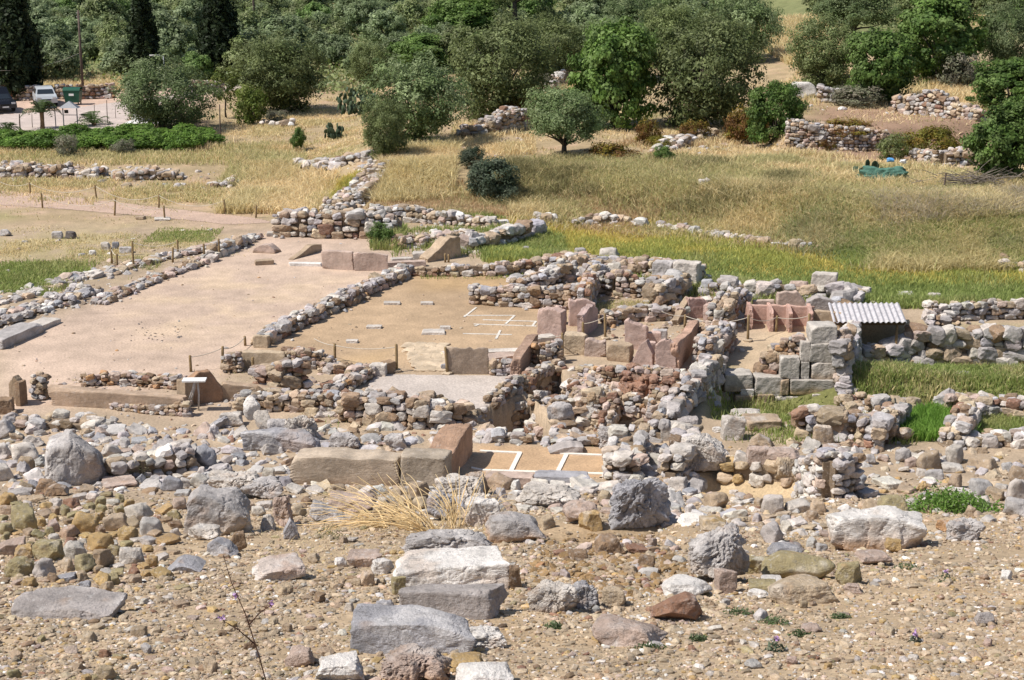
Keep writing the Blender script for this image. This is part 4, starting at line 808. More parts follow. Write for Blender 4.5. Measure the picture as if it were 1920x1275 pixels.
rub([(1150,840),(1310,830),(1320,930),(1160,935)], 138, .14, 0.41, 'gry', 2)
rub([(540,908),(1000,905),(1280,935),(1280,960),(1000,960),(560,960)], 223, .12, 0.36, 'pal', 2)
rub([(1240,925),(1640,935),(1600,1010),(1420,1000),(1240,985)], 175, .1, 0.32, 'pal', 2)
rub([(1590,840),(1920,840),(1920,985),(1600,955)], 199, .09, 0.34, 'yel', 2)
rub([(1345,840),(1640,838),(1620,900),(1350,880)], 175, .12, 0.32, 'yel', 2)
rub([(1470,770),(1690,790),(1690,850),(1470,850)], 106, .14, 0.36, 'rub', 2)
rub([(600,690),(700,700),(690,740),(560,780),(380,760),(400,720),(560,745)], 144, .08, 0.23, 'brn')
rub([(140,705),(350,710),(350,735),(80,735)], 79, .08, 0.25, 'brn')
rub([(1260,690),(1420,700),(1360,750),(1290,740)], 85, .12, 0.32, 'rub', 2)
rub([(690,410),(920,415),(1010,430),(880,490),(760,480)], 148, .14, 0.38, 'pal')
rub([(1020,490),(1310,520),(1310,570),(1120,570)], 159, .14, 0.36, 'rub')
rub([(1130,590),(1300,585),(1340,620),(1250,650),(1140,640)], 144, .1, 0.27, 'brn')
rub([(-40,545),(120,525),(400,460),(480,440),(400,490),(190,575),(-40,640)], 223, .1, 0.38, 'pal')
rub([(-40,300),(180,300),(430,320),(480,360),(200,350),(-40,345)], 138, .12, 0.45, 'pal')
rub([(545,290),(720,290),(740,330),(680,390),(620,390),(690,330)], 159, .14, 0.45, 'pal')
rub([(1180,240),(1480,230),(1480,290),(1240,310)], 85, .14, 0.45, 'pal'); rub([(740,300),(900,250),(1010,240),(980,300),(760,345)], 68, .12, 0.45, 'pal')
rub([(1500,180),(1900,170),(1900,230),(1500,205)], 63, .14, 0.45, 'gry'); rub([(1680,280),(1830,285),(1830,320),(1690,310)], 68, .14, 0.41, 'pal')
rub([(0,440),(230,440),(400,420),(420,470),(150,560),(0,560)], 47, .08, 0.32, 'pal')
rub([(20,640),(480,440),(740,450),(760,505),(480,650),(380,700),(60,720)], 260, .02, .10, 'brn', 1, .0)
rub([(250,600),(350,610),(340,640),(240,640)], 90, .02, .09, 'dark', 1, .0)
rub([(560,650),(770,520),(1000,520),(1000,640),(760,690)], 200, .02, .10, 'tan', 1, .0)
rub([(990,1020),(1130,1000),(1240,1005),(1310,1070),(1190,1130),(1000,1095)], 900, .02, .12, (.27,.175,.085), 1, .0)
rub([(990,1020),(1240,1005),(1310,1070),(1190,1130)], 160, .04, .16, 'brn', 1, .1)
for q in FALLEN: put_stone(mb, *q[:3], q[3], .4)
tag(mb.build('rubble', M_RUB), 'small broken stones strewn between the ruined walls', None, None, 'stuff')
# ---------------------------------------------------------------- gravel
mb = MB(); N = 140000
pebs = [rock(700 + i, 1, 'angular' if i % 2 else 'mid', .1) for i in range(14)]
yy = 10.5 * (42 / 10.5) ** (rng.random(N) ** 1.15); xx = rng.uniform(-1, 1, N) * .44 * yy; zz = hz(xx, yy)
szs = .018 + .036 * rng.random(N) ** 3 + .10 * (rng.random(N) ** 14); szs *= np.clip((yy / 15) ** .5, .85, 1.5)
cl = n2(xx, yy, 1.6, 3, 41); keep = rng.random(N) < np.clip(.8 + cl * 1.1, .25, 1); xx, yy, zz, szs = xx[keep], yy[keep], zz[keep], szs[keep]; N = len(xx)
pc = np.array([pick('peb', var=.2)[0] if i % 3 else np.array(PAL['sand']) * rng.uniform(.6, 1.1) for i in range(4000)])
for j in range(14):
    ii = np.arange(j, N, 14); n = len(ii); V, Fc = pebs[j]; a = rng.uniform(0, 6.28, n); sc = szs[ii][:, None] * np.stack([rng.uniform(.5, .85, n), np.full(n, .5), rng.uniform(.28, .5, n)], -1)
    W = V[None] * sc[:, None]; ca, sa = np.cos(a)[:, None], np.sin(a)[:, None]; W = np.stack([W[..., 0] * ca - W[..., 1] * sa, W[..., 0] * sa + W[..., 1] * ca, W[..., 2]], -1) + np.stack([xx[ii], yy[ii], zz[ii] + szs[ii] * .12], -1)[:, None]
    mb.add(W.reshape(-1, 3), (Fc[None] + (np.arange(n) * len(V))[:, None, None]).reshape(-1, 3), np.repeat(pc[rng.integers(4000, size=n)], len(V), 0))
tag(mb.build('gravel', M_RUB), 'small tan and ochre gravel covering the near slope', None, None, 'stuff')
# ---------------------------------------------------------------- foliage
def leafq(mb, Cn, Nn, size, col, asp=.5):
    n = len(Cn); Nn = Nn / (np.linalg.norm(Nn, axis=1)[:, None] + 1e-9); r = rng.normal(0, 1, (n, 3)); A = np.cross(Nn, r); A /= np.linalg.norm(A, axis=1)[:, None] + 1e-9; Bv = np.cross(Nn, A)
    s = (size * rng.uniform(.6, 1.35, n))[:, None]; a = A * s * .5; b = Bv * s * .5 * asp
    V = np.stack([Cn - a, Cn - b * 1.0, Cn + a, Cn + b], 1).reshape(-1, 3)
    mb.add(V, np.arange(n * 4).reshape(-1, 4), np.repeat(col, 4, 0))
def crown(mb, c, rad, ncl, per, clr, size, cols, seed, asp=.5, shell=.5, low=-1.0, up=.5, lump=.35, taper=0.0):
    """clumped leaves filling an uneven ellipsoid"""
    r = np.random.default_rng(seed); D = r.normal(0, 1, (ncl, 3)); D /= np.linalg.norm(D, axis=1)[:, None]; D[:, 2] = np.where(D[:, 2] < low, -D[:, 2], D[:, 2])
    R = (shell + (1 - shell) * r.random(ncl)) ** .6 * (1 + lump * fbm(D * 1.7 + seed, 3, 3) * 1.6)
    K = D * R[:, None]
    if taper: K[:, :2] *= (1 - taper * (K[:, 2:3] * .5 + .5)) 
    K = K * rad; cc = np.array(cols)[r.integers(len(cols), size=ncl)] * (1 + r.normal(0, .16, (ncl, 1)))
    rr = clr * r.uniform(.6, 1.3, ncl); o = r.normal(0, .5, (ncl, per, 3)); o /= np.maximum(1, np.linalg.norm(o, axis=2) / 1.0)[..., None]
    Pn = K[:, None] + o * rr[:, None, None] * np.array([1, 1, .75]); od = Pn / np.array(rad); Nn = od * .7 + o * .8 + r.normal(0, .55, Pn.shape); Nn[..., 2] += up
    col = np.repeat(cc[:, None], per, 1) * (1 + r.normal(0, .14, (ncl, per, 1)))
    leafq(mb, (Pn + c).reshape(-1, 3), Nn.reshape(-1, 3), size, np.clip(col.reshape(-1, 3), .005, 1), asp)
    return K + c
def limbs(mb, base, targets, r0, col, trunk=1.2, lean=(0, 0), n=7):
    top = np.array(base) + (lean[0], lean[1], trunk); pts = [np.array(base) + (0, 0, -.25), np.array(base) + (lean[0]*.2 + .05, 0, trunk*.35), np.array(base) + (lean[0]*.6, lean[1]*.5, trunk*.7), top]
    addtube(mb, np.array(pts), [r0 * 1.35, r0, r0 * .85, r0 * .8], col, 9, .10)
    for t in targets:
        m = (top + t) / 2 + rng.normal(0, .18, 3); addtube(mb, np.array([top - (0, 0, .15), top * .6 + m * .4, m, t]), [r0 * .55, r0 * .45, r0 * .3, r0 * .06], col, 6, .08)
OL = [(0.171, 0.209, 0.078), (0.202, 0.239, 0.097), (0.239, 0.279, 0.124), (0.124, 0.159, 0.056)]
OLG = [(0.163, 0.223, 0.088), (0.202, 0.258, 0.113), (0.239, 0.293, 0.145), (0.122, 0.171, 0.068)]
GR = [(0.118, 0.196, 0.042), (0.146, 0.23, 0.056), (0.087, 0.155, 0.034), (0.174, 0.253, 0.078)]
DK = [(0.03, 0.048, 0.02), (0.042, 0.064, 0.026), (0.022, 0.036, 0.015)]
YG = [(0.149, 0.19, 0.04), (0.115, 0.161, 0.029), (0.184, 0.213, 0.063)]
OLF = [(0.218, 0.276, 0.135), (0.253, 0.312, 0.165), (0.288, 0.341, 0.194), (0.171, 0.223, 0.1)]; OLF2 = [(0.247, 0.294, 0.123), (0.282, 0.335, 0.147), (0.318, 0.353, 0.176), (0.188, 0.235, 0.088)]  # far grove leaf tones lightened, haze put into the colour
BARK = (.085, .07, .055)
def tree(name, seed, W, H, cols, ncl, per, clr, size, asp, r0=.28, trunk=1.3, cz=.52, rz=.52, shell=.45, lump=.6, low=-.9, label=None, lean=(0, 0), nl=9, taper=0, two=None, tintvar=0):
    """root Empty > trunk, crown"""
    root = empty(name, (0, 0, 0)); mb = MB(); K = crown(mb, np.array([lean[0], lean[1], H * cz]), np.array([W / 2, W / 2 * .92, H * rz]), ncl, per, clr, size, cols, seed, asp, shell, low, .5, lump, taper)
    mb.build('crown', M_LEAF, root); tb = MB(); ks = K[rng.permutation(len(K))[:nl]]; limbs(tb, (0, 0, 0), (ks - (0, 0, .3)) * .92, r0, BARK, trunk, lean); tb.build('trunk', M_BARK, root, smooth=True)
    return root
protos = {}
def kill(o):
    for ch in list(o.children): kill(ch)
    bpy.data.objects.remove(o)
for i in range(4):
    protos['olive', i] = (tree('olive_tree', 31 + i, 8, 6.6, OL if i % 2 else OLG, 340, 62, .78, .27, .45, .30, 1.2, (.5,.49,.53,.5)[i], (.54,.54,.48,.54)[i], low=(-1,-1,-.55,-1)[i]), 8, 6.6)
    protos['far', i] = (tree('olive_tree', 61 + i, 5.2, 4.4, OLF if i != 2 else OLF2, 130, 48, .62, .36, .5, .18, .8, .54, .5), 5.2, 4.4)
for i in range(3):
    protos['green', i] = (tree('carob_tree', 81 + i, 7, 6.6, GR, 300, 62, .66, .30, .7, .26, .8, .5, .52, lump=.45), 7, 6.6)
    protos['gfar', i] = (tree('leafy_tree', 86 + i, 7, 6.6, [(.19,.30,.085),(.23,.345,.105),(.155,.25,.065),(.27,.37,.14)], 200, 50, .75, .38, .7, .26, .8, .5, .52, lump=.45), 7, 6.6)  # distant greens lightened too, standing in for haze
    protos['bush', i] = (tree('bush', 91 + i, 3, 2.2, GR if i else YG, 100, 55, .40, .17, .6, .08, .25, .48, .52, lump=.5), 3, 2.2)
protos['sapling', 0] = (tree('sapling', 111, 2.6, 4.2, YG, 60, 30, .42, .22, .5, .07, 1.7, .68, .34, lump=.5, nl=6), 2.6, 4.2)
protos['shrub', 0] = (tree('round_shrub', 113, 2.6, 2.1, [(.085,.11,.07), (.11,.135,.09), (.06,.085,.05)], 130, 60, .36, .15, .45, .06, .2, .5, .5, lump=.5), 2.6, 2.1)
RU = [(.20,.105,.030), (.165,.085,.030), (.215,.15,.028), (.20,.17,.03)]
protos['spurge', 0] = (tree('spurge_bush', 115, 2.6, 1.3, RU, 90, 50, .36, .14, .5, .04, .12, .40, .6, lump=.3), 2.6, 1.3)
protos['spurge', 1] = (tree('spurge_bush', 116, 2.6, 1.3, [(.20,.18,.028), (.165,.16,.03), (.22,.15,.03)], 90, 50, .36, .14, .5, .04, .12, .40, .6, lump=.3), 2.6, 1.3)
protos['greybush', 0] = (tree('grey_shrub', 117, 2.6, 1.7, [(.22,.21,.15), (.18,.19,.12), (.27,.25,.19)], 70, 42, .45, .2, .35, .05, .2, .48, .52, lump=.6), 2.6, 1.7)
protos['palebush', 0] = (tree('pale_shrub', 118, 2.6, 1.9, [(.22,.25,.10), (.17,.21,.07)], 70, 42, .4, .2, .4, .05, .2, .48, .52, lump=.5), 2.6, 1.9)
def plant(kind, i, u, vb, wpx, hpx, label, cat, group=None, name=None, dz=0):
    root, W, H = protos[kind, i]; p = P(u, vb); s = spx(p); o = dup(root, (p[0], p[1], p[2] - dz), rng.uniform(0, 6.28), (wpx / s / W, wpx / s / W * rng.uniform(.85, 1.05), hpx / s / H * 1.02), label, group)
    o['category'] = cat
    if name: o.name = name
    return o
T = plant
T('olive',0, 305,243,168,128,'grey green olive tree with dark trunk beside the white kiosk','tree')
T('olive',1, 528,210,178,135,'broad dense olive tree with crown near the ground between sapling and road','tree')
T('sapling',0, 424,221,62,88,'slender pale green young tree with thin bare trunk','tree')
T('bush',0, 472,233,66,66,'bright yellow green rounded bush beside the slender young tree','bush')
T('olive',0, 782,268,190,155,'olive tree leaning down the slope at the end of the stone line','tree')
T('olive',1, 722,300,92,110,'low olive sprout below the leaning olive tree','tree')
T('olive',3, 938,222,208,175,'biggest dark olive in the middle of the hillside','tree')
T('olive',2, 1058,292,150,120,'small round olive with forked trunk above the bank','tree')
T('green',0, 1148,238,160,190,'tall fresh green carob tree with rusty tips between two olives','tree')
T('olive',3, 1318,242,215,195,'large olive with wide crown above the orange spurge','tree')
T('green',1, 790,140,118,72,'bright green tree behind the leaning olive','tree')
T('green',2, 1452,268,98,105,'green fig like bush at the near end of the terrace wall','tree')
T('green',0, 1645,192,132,130,'dense green carob above the upper terrace wall','tree')
T('green',1, 1758,150,165,150,'tall yellowish green carob on the upper terrace','tree')
T('olive',3, 1540,168,150,125,'dark rounded olive behind the white boulder on the terrace','tree')
T('olive',0, 1886,135,130,125,'hazy grey olive at the top of the slope by the frame edge','tree')
T('green',2, 1892,222,150,105,'green fig tree above the dense one at the frame edge','tree')
T('green',1, 1882,342,150,138,'dense dark green fig tree rising beside the blue bag','tree')
T('green',2, 1935,300,110,120,'partly cut off fig tree behind the dense one','tree')
T('olive',2, 1150,150,140,110,'grey olive behind the fresh green carob','tree'); T('olive',1, 1030,150,150,110,'olive behind the biggest one, near the bare dry slope','tree')
T('olive',0, 1390,118,140,128,'thin grey olive with bare twigs behind the wide one','tree'); T('olive',3, 700,165,90,80,'small grey olive between the bright green tree and the broad one','tree')
T('olive',1, 1262,118,140,105,'dusky olive behind the fresh green carob and the wide olive','tree'); T('olive',2, 1600,70,150,90,'olive high on the slope beside the dry yellow clearing','tree')
T('olive',0, 1185,90,150,95,'bushy olive high behind the dusky one','tree'); T('green',0, 865,95,150,95,'dark leafy tree behind the biggest olive','tree')
T('shrub',0, 920,374,98,80,'dark grey green round shrub on the bank edge','shrub'); T('shrub',0, 884,314,50,40,'small round shrub behind the dark one','shrub')
T('bush',1, 560,282,32,42,'small green sapling bush in the dry grass','bush'); T('bush',1, 1245,306,40,32,'little bright green leafy plant on the bank top','bush')
T('spurge',0, 968,228,66,42,'orange spurge cushion between the big olive and the grey bank','bush'); T('spurge',0, 1215,270,52,44,'rust coloured spurge under the fresh green carob','bush')
T('spurge',1, 1240,278,60,22,'low yellow spurge below the rust coloured one','bush'); T('spurge',0, 1150,300,100,30,'wide brownish spurge mat behind the tall bank grass','bush')
T('spurge',0, 1398,266,82,62,'orange brown spurge at the foot of the fig like bush','bush'); T('spurge',1, 1408,240,66,40,'golden spurge on top of the orange brown one','bush')
T('spurge',0, 1302,262,64,34,'rusty spurge in the shade of the wide olive','bush'); T('spurge',1, 1740,290,118,52,'yellow green spurge mound over the end of the terrace wall','bush')
T('spurge',0, 1552,280,40,28,'small orange spurge in front of the terrace wall','bush'); T('spurge',0, 1590,250,110,24,'brown spurge hanging over the terrace wall','bush')
T('palebush',0, 1672,302,56,46,'pale lime green bush beside the yellow green spurge','bush')
T('greybush',0, 1600,196,110,34,'dry brown brush in front of the upper grey terrace wall','bush'); T('greybush',0, 1800,165,90,60,'dry twiggy brush under the yellowish carob','bush')
T('greybush',0, 126,292,52,38,'grey green broom bush in front of the vines','bush'); T('greybush',0, 230,290,44,26,'dull grass like bush at the vine edge','bush'); T('greybush',0, 515,228,46,20,'grey shrub inside the ring of pale stones','bush')
pass
T('bush',2, 714,462,54,42,'dark green tuft growing in the ruined room behind the orthostats','bush'); T('greybush',0, 350,228,60,28,'low dark bush beside the olive by the kiosk','bush')
T('green',1, 500,32,78,60,'bright dark green tree in the far grove','tree'); T('greybush',0, 1010,168,60,30,'dry scrub on the clearing','bush')
# tall bare trunked tree
rt = tree('pine_tree', 131, 9, 8.5, OL, 110, 40, .7, .34, .45, .26, 4.2, .74, .28, shell=.4, lump=.5, nl=10); p = P(965, 85); rt.location = p; rt.scale = (1.1, 1.1, 1.0); tag(rt, 'tall tree with pale bare trunk rising above the far bushes', 'tree')
# cypresses
def cypress(u, vb, w, h, seed, label):
    p = P(u, vb); s = spx(p); W, H = w / s, h / s; root = empty('cypress_tree', p, 0, label, 'tree'); mb = MB()
    r = np.random.default_rng(seed); n = 420; z = r.random(n) ** .85; a = r.uniform(0, 6.28, n); prof = np.interp(z, [0, .08, .3, .6, .85, 1], [.55, .95, 1, .72, .36, .04]) * (1 + .25 * fbm(np.stack([np.cos(a) * 1.5, np.sin(a) * 1.5, z * 9], -1) + seed, 3, 3))
    q = np.sqrt(r.uniform(.25, 1, n)); K = np.stack([np.cos(a) * prof * q * W / 2, np.sin(a) * prof * q * W / 2, H * (.09 + .91 * z)], -1); per = 34
    o = r.normal(0, .45, (n, per, 3)) * np.array([.8, .8, 1.5]) * W * .13; Pn = K[:, None] + o; Nn = Pn * np.array([1, 1, 0]) / W * 2 + r.normal(0, .6, Pn.shape) + (0, 0, .15); cc = np.array(DK)[r.integers(3, size=n)]
    leafq(mb, Pn.reshape(-1, 3), Nn.reshape(-1, 3), .42, (np.repeat(cc[:, None], per, 1) * (1 + r.normal(0, .2, (n, per, 1)))).reshape(-1, 3).clip(.004, 1), .55); mb.build('crown', M_LEAF, root)
    tb = MB(); addtube(tb, np.array([[0, 0, -.3], [.05, 0, H * .1], [0, 0, H * .6]]), [.32, .25, .08], BARK, 8, .06); tb.build('trunk', M_BARK, root)
cypress(36, 186, 88, 222, 5, 'huge dark cypress with bare foot at the edge of the parking road')
cypress(272, 150, 54, 180, 6, 'narrow dark cypress behind the olive by the kiosk'); cypress(414, 152, 80, 192, 7, 'wide dark cypress behind the slender young tree')
# far grove: each tree on its own
YG0 = float(P(150, 160)[1])
n = 0; pts = []
while n < 292:
    u, D = rng.uniform(-60, 1980), rng.uniform(141, 232); v_ok = True; x = (u - 960) / F * D * 1.0; y = D
    if u > 1380 and D < 165: continue
    if 1400 < u < 1530 and D < 215: continue
    if u < 560 and D < YG0: continue
    if 560 <= u <= 760 and D < 152: continue
    if any((x - a) ** 2 + (y - b) ** 2 < 2.6 ** 2 for a, b in pts): 
        if rng.random() < .995: continue
    pts.append((x, y)); k = int(rng.integers(4)); sc = rng.uniform(.6, .98); gr = rng.random() < .16
    if gr: o = dup(protos['gfar', int(rng.integers(3))][0], (x, y, hz1(x, y)), rng.uniform(0, 6.28), (sc * .66, sc * .66, sc * .6), 'leafy bright green tree scattered in the far olive grove', 'leafy trees in the far grove'); o['category'] = 'tree'
    else: o = dup(protos['far', k][0], (x, y, hz1(x, y) - .15), rng.uniform(0, 6.28), (sc, sc, sc * rng.uniform(.85, 1.1)), 'grey green olive tree standing in the dense far grove', 'olive trees of the far grove'); o['category'] = 'tree'
    n += 1
for k in protos: kill(protos[k][0])
# undergrowth of the grove
mb = MB(); U = 2600; ux = rng.uniform(-1, 1, U) * .40; uy = rng.uniform(138, 250, U); ux = ux * uy; pxu = ux / uy * F + 960
k = ~((pxu < 560) & (uy < YG0)) & ~((pxu > 1380) & (pxu < 1540) & (uy < 215)) & ~((pxu > 1380) & (uy < 160)); ux, uy = ux[k], uy[k]; uz = hz(ux, uy)
per = 34; K = np.stack([ux, uy, uz + .4], -1); o = rng.normal(0, 1, (len(K), per, 3)) * np.array([.9, .9, .38]); Pn = K[:, None] + o; Nn = o + rng.normal(0, .6, o.shape) + (0, 0, .6); cc = np.array(OLF + OLF2 + YG[:1] + [(.30,.26,.14)])[rng.integers(10, size=len(K))] * .95
leafq(mb, Pn.reshape(-1, 3), Nn.reshape(-1, 3), .45, (np.repeat(cc[:, None], per, 1) * (1 + rng.normal(0, .15, (len(K), per, 1)))).reshape(-1, 3).clip(.005, 1), .55)
tag(mb.build('undergrowth', M_LEAF), 'tangled shrubs filling the ground between the far trees', None, None, 'stuff')
# vines
vroot = tree('vine_bush', 141, 2.6, 1.7, [(.15,.26,.045), (.19,.30,.06), (.11,.20,.035)], 90, 60, .40, .19, .75, .05, .25, .5, .5, lump=.5)
VL = ['grapevine bush by the frame edge, first of the row', 'vine bush behind the grey green broom', 'leafy vine bush left of the rusty plant', 'vine bush nearest the olive trunk']
k = 0
for row, (v0, us) in enumerate(((262, range(5, 400, 34)), (272, range(-10, 410, 34)), (281, range(20, 400, 38)))):
    for u in us:
        p = P(u + rng.normal(0, 5), v0 + rng.normal(0, 2)); o = dup(vroot, p, rng.uniform(0, 6.28), tuple(rng.uniform(.66, .86) * np.array([1, 1, rng.uniform(.5, .85)])), 'bright green grapevine bush in the vine patch', 'vine bushes of the patch'); o['category'] = 'vine'
kill(vroot)
# small leafy plants
def palm(u, vb, w, h, trunk, label, nf=16, name='palm_tree'):
    p = P(u, vb); s = spx(p); root = empty(name, p, 0, label, 'palm'); H = h / s; L = w / s * .55; tr = trunk * H; fr = MB()
    for i in range(nf):
        a = rng.uniform(0, 6.28); e = rng.uniform(.35, 1.35); n = 9; t = np.linspace(0, 1, n); r_ = L * np.sin(t * 1.3) * math.cos(e) * 1.15 + .02; z = tr + L * (t * math.sin(e) * 1.35 - .75 * t ** 2.2); sp = np.stack([np.cos(a) * r_, np.sin(a) * r_, z], -1)
        sd = np.array([-math.sin(a), math.cos(a), 0]); c = np.array((.085, .125, .045)) * rng.uniform(.8, 1.3)
        for j in range(1, n):
            for sg in (-1, 1):
                l = L * .34 * math.sin(t[j] * 2.6 + .3); q = sp[j]; dn = (sp[j] - sp[j - 1]); dn /= np.linalg.norm(dn); tip = q + sd * sg * l + dn * l * .5 - (0, 0, l * .25); fr.add([q - dn * .05, q + dn * .05, tip], [[0, 1, 2]], c)
        addtube(fr, sp, np.linspace(.025, .008, n), c * .9, 4)
    fr.build('fronds', M_LEAF, root); tb = MB(); addtube(tb, np.array([[0, 0, -.2], [.03, 0, tr * .5], [0, 0, tr + .05]]), [.17, .13, .16], (.17, .11, .06), 8, .12); tb.build('trunk', M_BARK, root)
palm(80, 243, 70, 62, .5, 'little palm with brown trunk in front of the notice stand', 30); palm(176, 236, 72, 44, .08, 'wide stemless palm beside the notice stand', 22); palm(14, 252, 60, 32, .06, 'grey spiky palm at the frame edge by the vines', 18)
def cactus(u, vb, w, h, n, label):
    p = P(u, vb); s = spx(p); root = empty('prickly_pear', p, 0, label, 'cactus'); mb = MB(); V0, F0 = ico(2); W, H = w / s, h / s
    for i in range(n):
        x, y = rng.uniform(-.36, .36, 2) * (W, W * .6); zt = H * rng.uniform(.25, 1) * (1 - abs(x) / W * .7); z = .1
        while z < zt:
            r_ = .2 * rng.uniform(.8, 1.2); R = rotm(rng.normal(0, .4), rng.normal(0, .35), rng.uniform(0, 6.28)); mb.add((V0 * (r_ * .78, .045, r_ * 1.15)) @ R.T + (x, y, z + r_), F0, np.array((.12, .17, .10)) * rng.uniform(.8, 1.3)); z += r_ * 1.7; x += rng.normal(0, .12); y += rng.normal(0, .1)
    mb.build('pads', M_LEAF, root)
cactus(676, 216, 95, 52, 44, 'large prickly pear with dark pads left of the leaning olive'); cactus(626, 262, 46, 28, 22, 'small prickly pear in the dry grass'); cactus(1630, 330, 66, 18, 24, 'low dark prickly pear next to the green net')
# ---------------------------------------------------------------- grass
def blades(mb, px, n, hgt, wid, cols, lean=.35, z0=0, patch=0, seed=3, clump=1):
    seed = int(rng.integers(1000)); a = np.array(px, float); l, h = a.min(0), a.max(0); Pp = P(a[:, 0], a[:, 1])[:, :2]; lo, hi = Pp.min(0), Pp.max(0)
    X = rng.uniform(lo[0], hi[0], n * 3); Y = rng.uniform(lo[1], hi[1], n * 3); k = polymask(X, Y, Pp, 3.2 if lo[1] > 62 else 1.4) > rng.random(n * 3); X, Y = X[k][:n], Y[k][:n]
    if patch: k = n2(X, Y, 2.2, 3, seed) + rng.normal(0, .12, len(X)) > patch - .35; X, Y = X[k], Y[k]
    m = len(X); cl = n2(X, Y, 3.0, 3, seed + 1)
    b = np.stack([X, Y, hz(X, Y) - .02], -1); H = hgt * rng.uniform(.5, 1.25, m) * (1 + .6 * cl); az = rng.uniform(0, 6.28, m); ln = H * lean * 1.7 * np.abs(rng.normal(0, 1, m)); H = H / np.sqrt(1 + (lean * .8) ** 2); wd = wid * rng.uniform(.6, 1.4, m)
    az2 = rng.uniform(0, 6.28, m); sd = np.stack([np.cos(az2), np.sin(az2), np.zeros(m)], -1) * (wd / 2)[:, None]; dr = np.stack([np.cos(az), np.sin(az), np.zeros(m)], -1)
    mid = b + dr * (ln * .3)[:, None] + np.array([0, 0, 1]) * (H * .6)[:, None]; tip = b + dr * ln[:, None] + np.array([0, 0, 1]) * H[:, None]
    V = np.stack([b - sd, b + sd, mid + sd * .7, mid - sd * .7, tip], 1).reshape(-1, 3); i = np.arange(m) * 5; c = np.array(cols, float); w = np.clip(.5 + cl * 1.6 + rng.normal(0, .25, m), 0, .999) * len(c); C = c[w.astype(int)] * (1 + rng.normal(0, .15, (m, 1))); C = np.repeat(np.clip(C, .01, 1), 5, 0)
    mb.add(V, np.stack([i, i + 1, i + 2, i + 3], -1), C); mb.f.setdefault(3, []).append(np.stack([i + 3, i + 2, i + 4], -1) + (mb.n - len(V)))
STRAW = [(0.8, 0.64, 0.38), (0.86, 0.71, 0.44), (0.7, 0.55, 0.31), (0.7, 0.6, 0.34)]; OLV = [(0.54, 0.49, 0.25), (0.62, 0.53, 0.28), (0.44, 0.44, 0.19), (0.68, 0.56, 0.31)]; GRN = [(0.3, 0.36, 0.11), (0.34, 0.39, 0.125), (0.25, 0.32, 0.09), (0.4, 0.41, 0.16)]; YEL = [(0.64, 0.53, 0.16), (0.7, 0.57, 0.17), (0.55, 0.5, 0.14), (0.45, 0.46, 0.13)]; BRN = [(.58,.42,.25),(.62,.45,.27),(.47,.37,.20)]
gg, dg = MB(), MB()
blades(gg, [(915,482),(1012,432),(1150,420),(1300,446),(1450,468),(1600,486),(1760,505),(1940,515),(1940,535),(1700,535),(1400,515),(1180,500)], 52000, .30, .05, YEL, .3)
blades(gg, [(905,485),(1010,440),(1060,455),(1060,485),(980,492)], 12000, .40, .05, GRN, .35); blades(gg, [(1150,480),(1420,500),(1620,520),(1940,540),(1940,575),(1720,580),(1620,575),(1320,545),(1180,505)], 42000, .38, .05, GRN, .3)
blades(gg, [(1560,475),(1640,430),(1940,420),(1940,510),(1760,505),(1600,490)], 30000, .55, .055, GRN + OLV[:2], .55); blades(gg, [(1540,480),(1620,400),(1940,370),(1940,450),(1700,450)], 22000, .55, .05, OLV, .5)
blades(gg, [(1600,745),(1640,690),(1940,690),(1940,748)], 26000, .28, .04, GRN + OLV[:2], .35); blades(gg, [(1590,700),(1640,680),(1720,690),(1650,745),(1600,745)], 6000, .45, .045, GRN, .3)
blades(gg, [(1700,828),(1712,778),(1800,778),(1795,828)], 9000, .42, .035, [(.18,.33,.055),(.22,.37,.07)], .3); blades(gg, [(1815,825),(1830,790),(1940,795),(1940,825)], 7000, .25, .035, GRN, .3)
blades(gg, [(1345,800),(1365,752),(1480,758),(1690,785),(1680,828),(1480,835)], 9000, .26, .035, GRN, .35, 0, .3); blades(gg, [(1340,760),(1360,735),(1440,742),(1500,770),(1350,790)], 3500, .3, .04, GRN, .3, 0, .2)
blades(gg, [(740,470),(790,430),(930,430),(990,440),(880,490),(800,490)], 9000, .35, .04, GRN, .35, 0, .35); blades(gg, [(700,455),(720,428),(760,440),(750,470)], 2500, .5, .045, GRN, .3); blades(gg, [(1110,565),(1240,565),(1230,580),(1120,582)], 1800, .16, .03, OLV, .3, 0, .3)
blades(gg, [(-40,555),(-40,498),(110,492),(160,515),(80,550)], 9000, .22, .045, GRN, .4); blades(gg, [(215,515),(290,485),(300,500),(230,525)], 2200, .2, .04, GRN, .4, 0, .3); blades(gg, [(-40,520),(-40,470),(300,440),(400,440),(330,470),(150,505)], 9000, .14, .04, OLV, .4, 0, .4); blades(gg, [(285,440),(390,428),(400,450),(300,455)], 3000, .14, .04, GRN, .4, 0, .3)
blades(gg, [(-40,300),(0,285),(300,285),(420,275),(560,268),(560,300),(300,310)], 11000, .4, .05, OLV + STRAW[:1], .4); blades(gg, [(580,385),(600,350),(680,340),(640,380)], 4000, .35, .05, YEL, .4)
blades(gg, [(790,516),(930,516),(1010,510),(1000,520),(800,524)], 1200, .14, .03, GRN, .3, 0, .3); blades(gg, [(640,398),(760,398),(900,398),(990,402),(990,412),(700,410)], 5000, .28, .05, GRN + OLV, .4, 0, .3)
blades(gg, [(395,490),(490,440),(500,448),(410,494)], 260, .12, .03, GRN + OLV, .5, 0, .5); blades(gg, [(480,662),(600,600),(700,556),(705,562),(600,612),(500,665)], 260, .10, .03, OLV, .5, 0, .5); blades(gg, [(60,720),(350,705),(520,690),(520,700),(350,716),(60,732)], 260, .10, .03, OLV, .5, 0, .5)
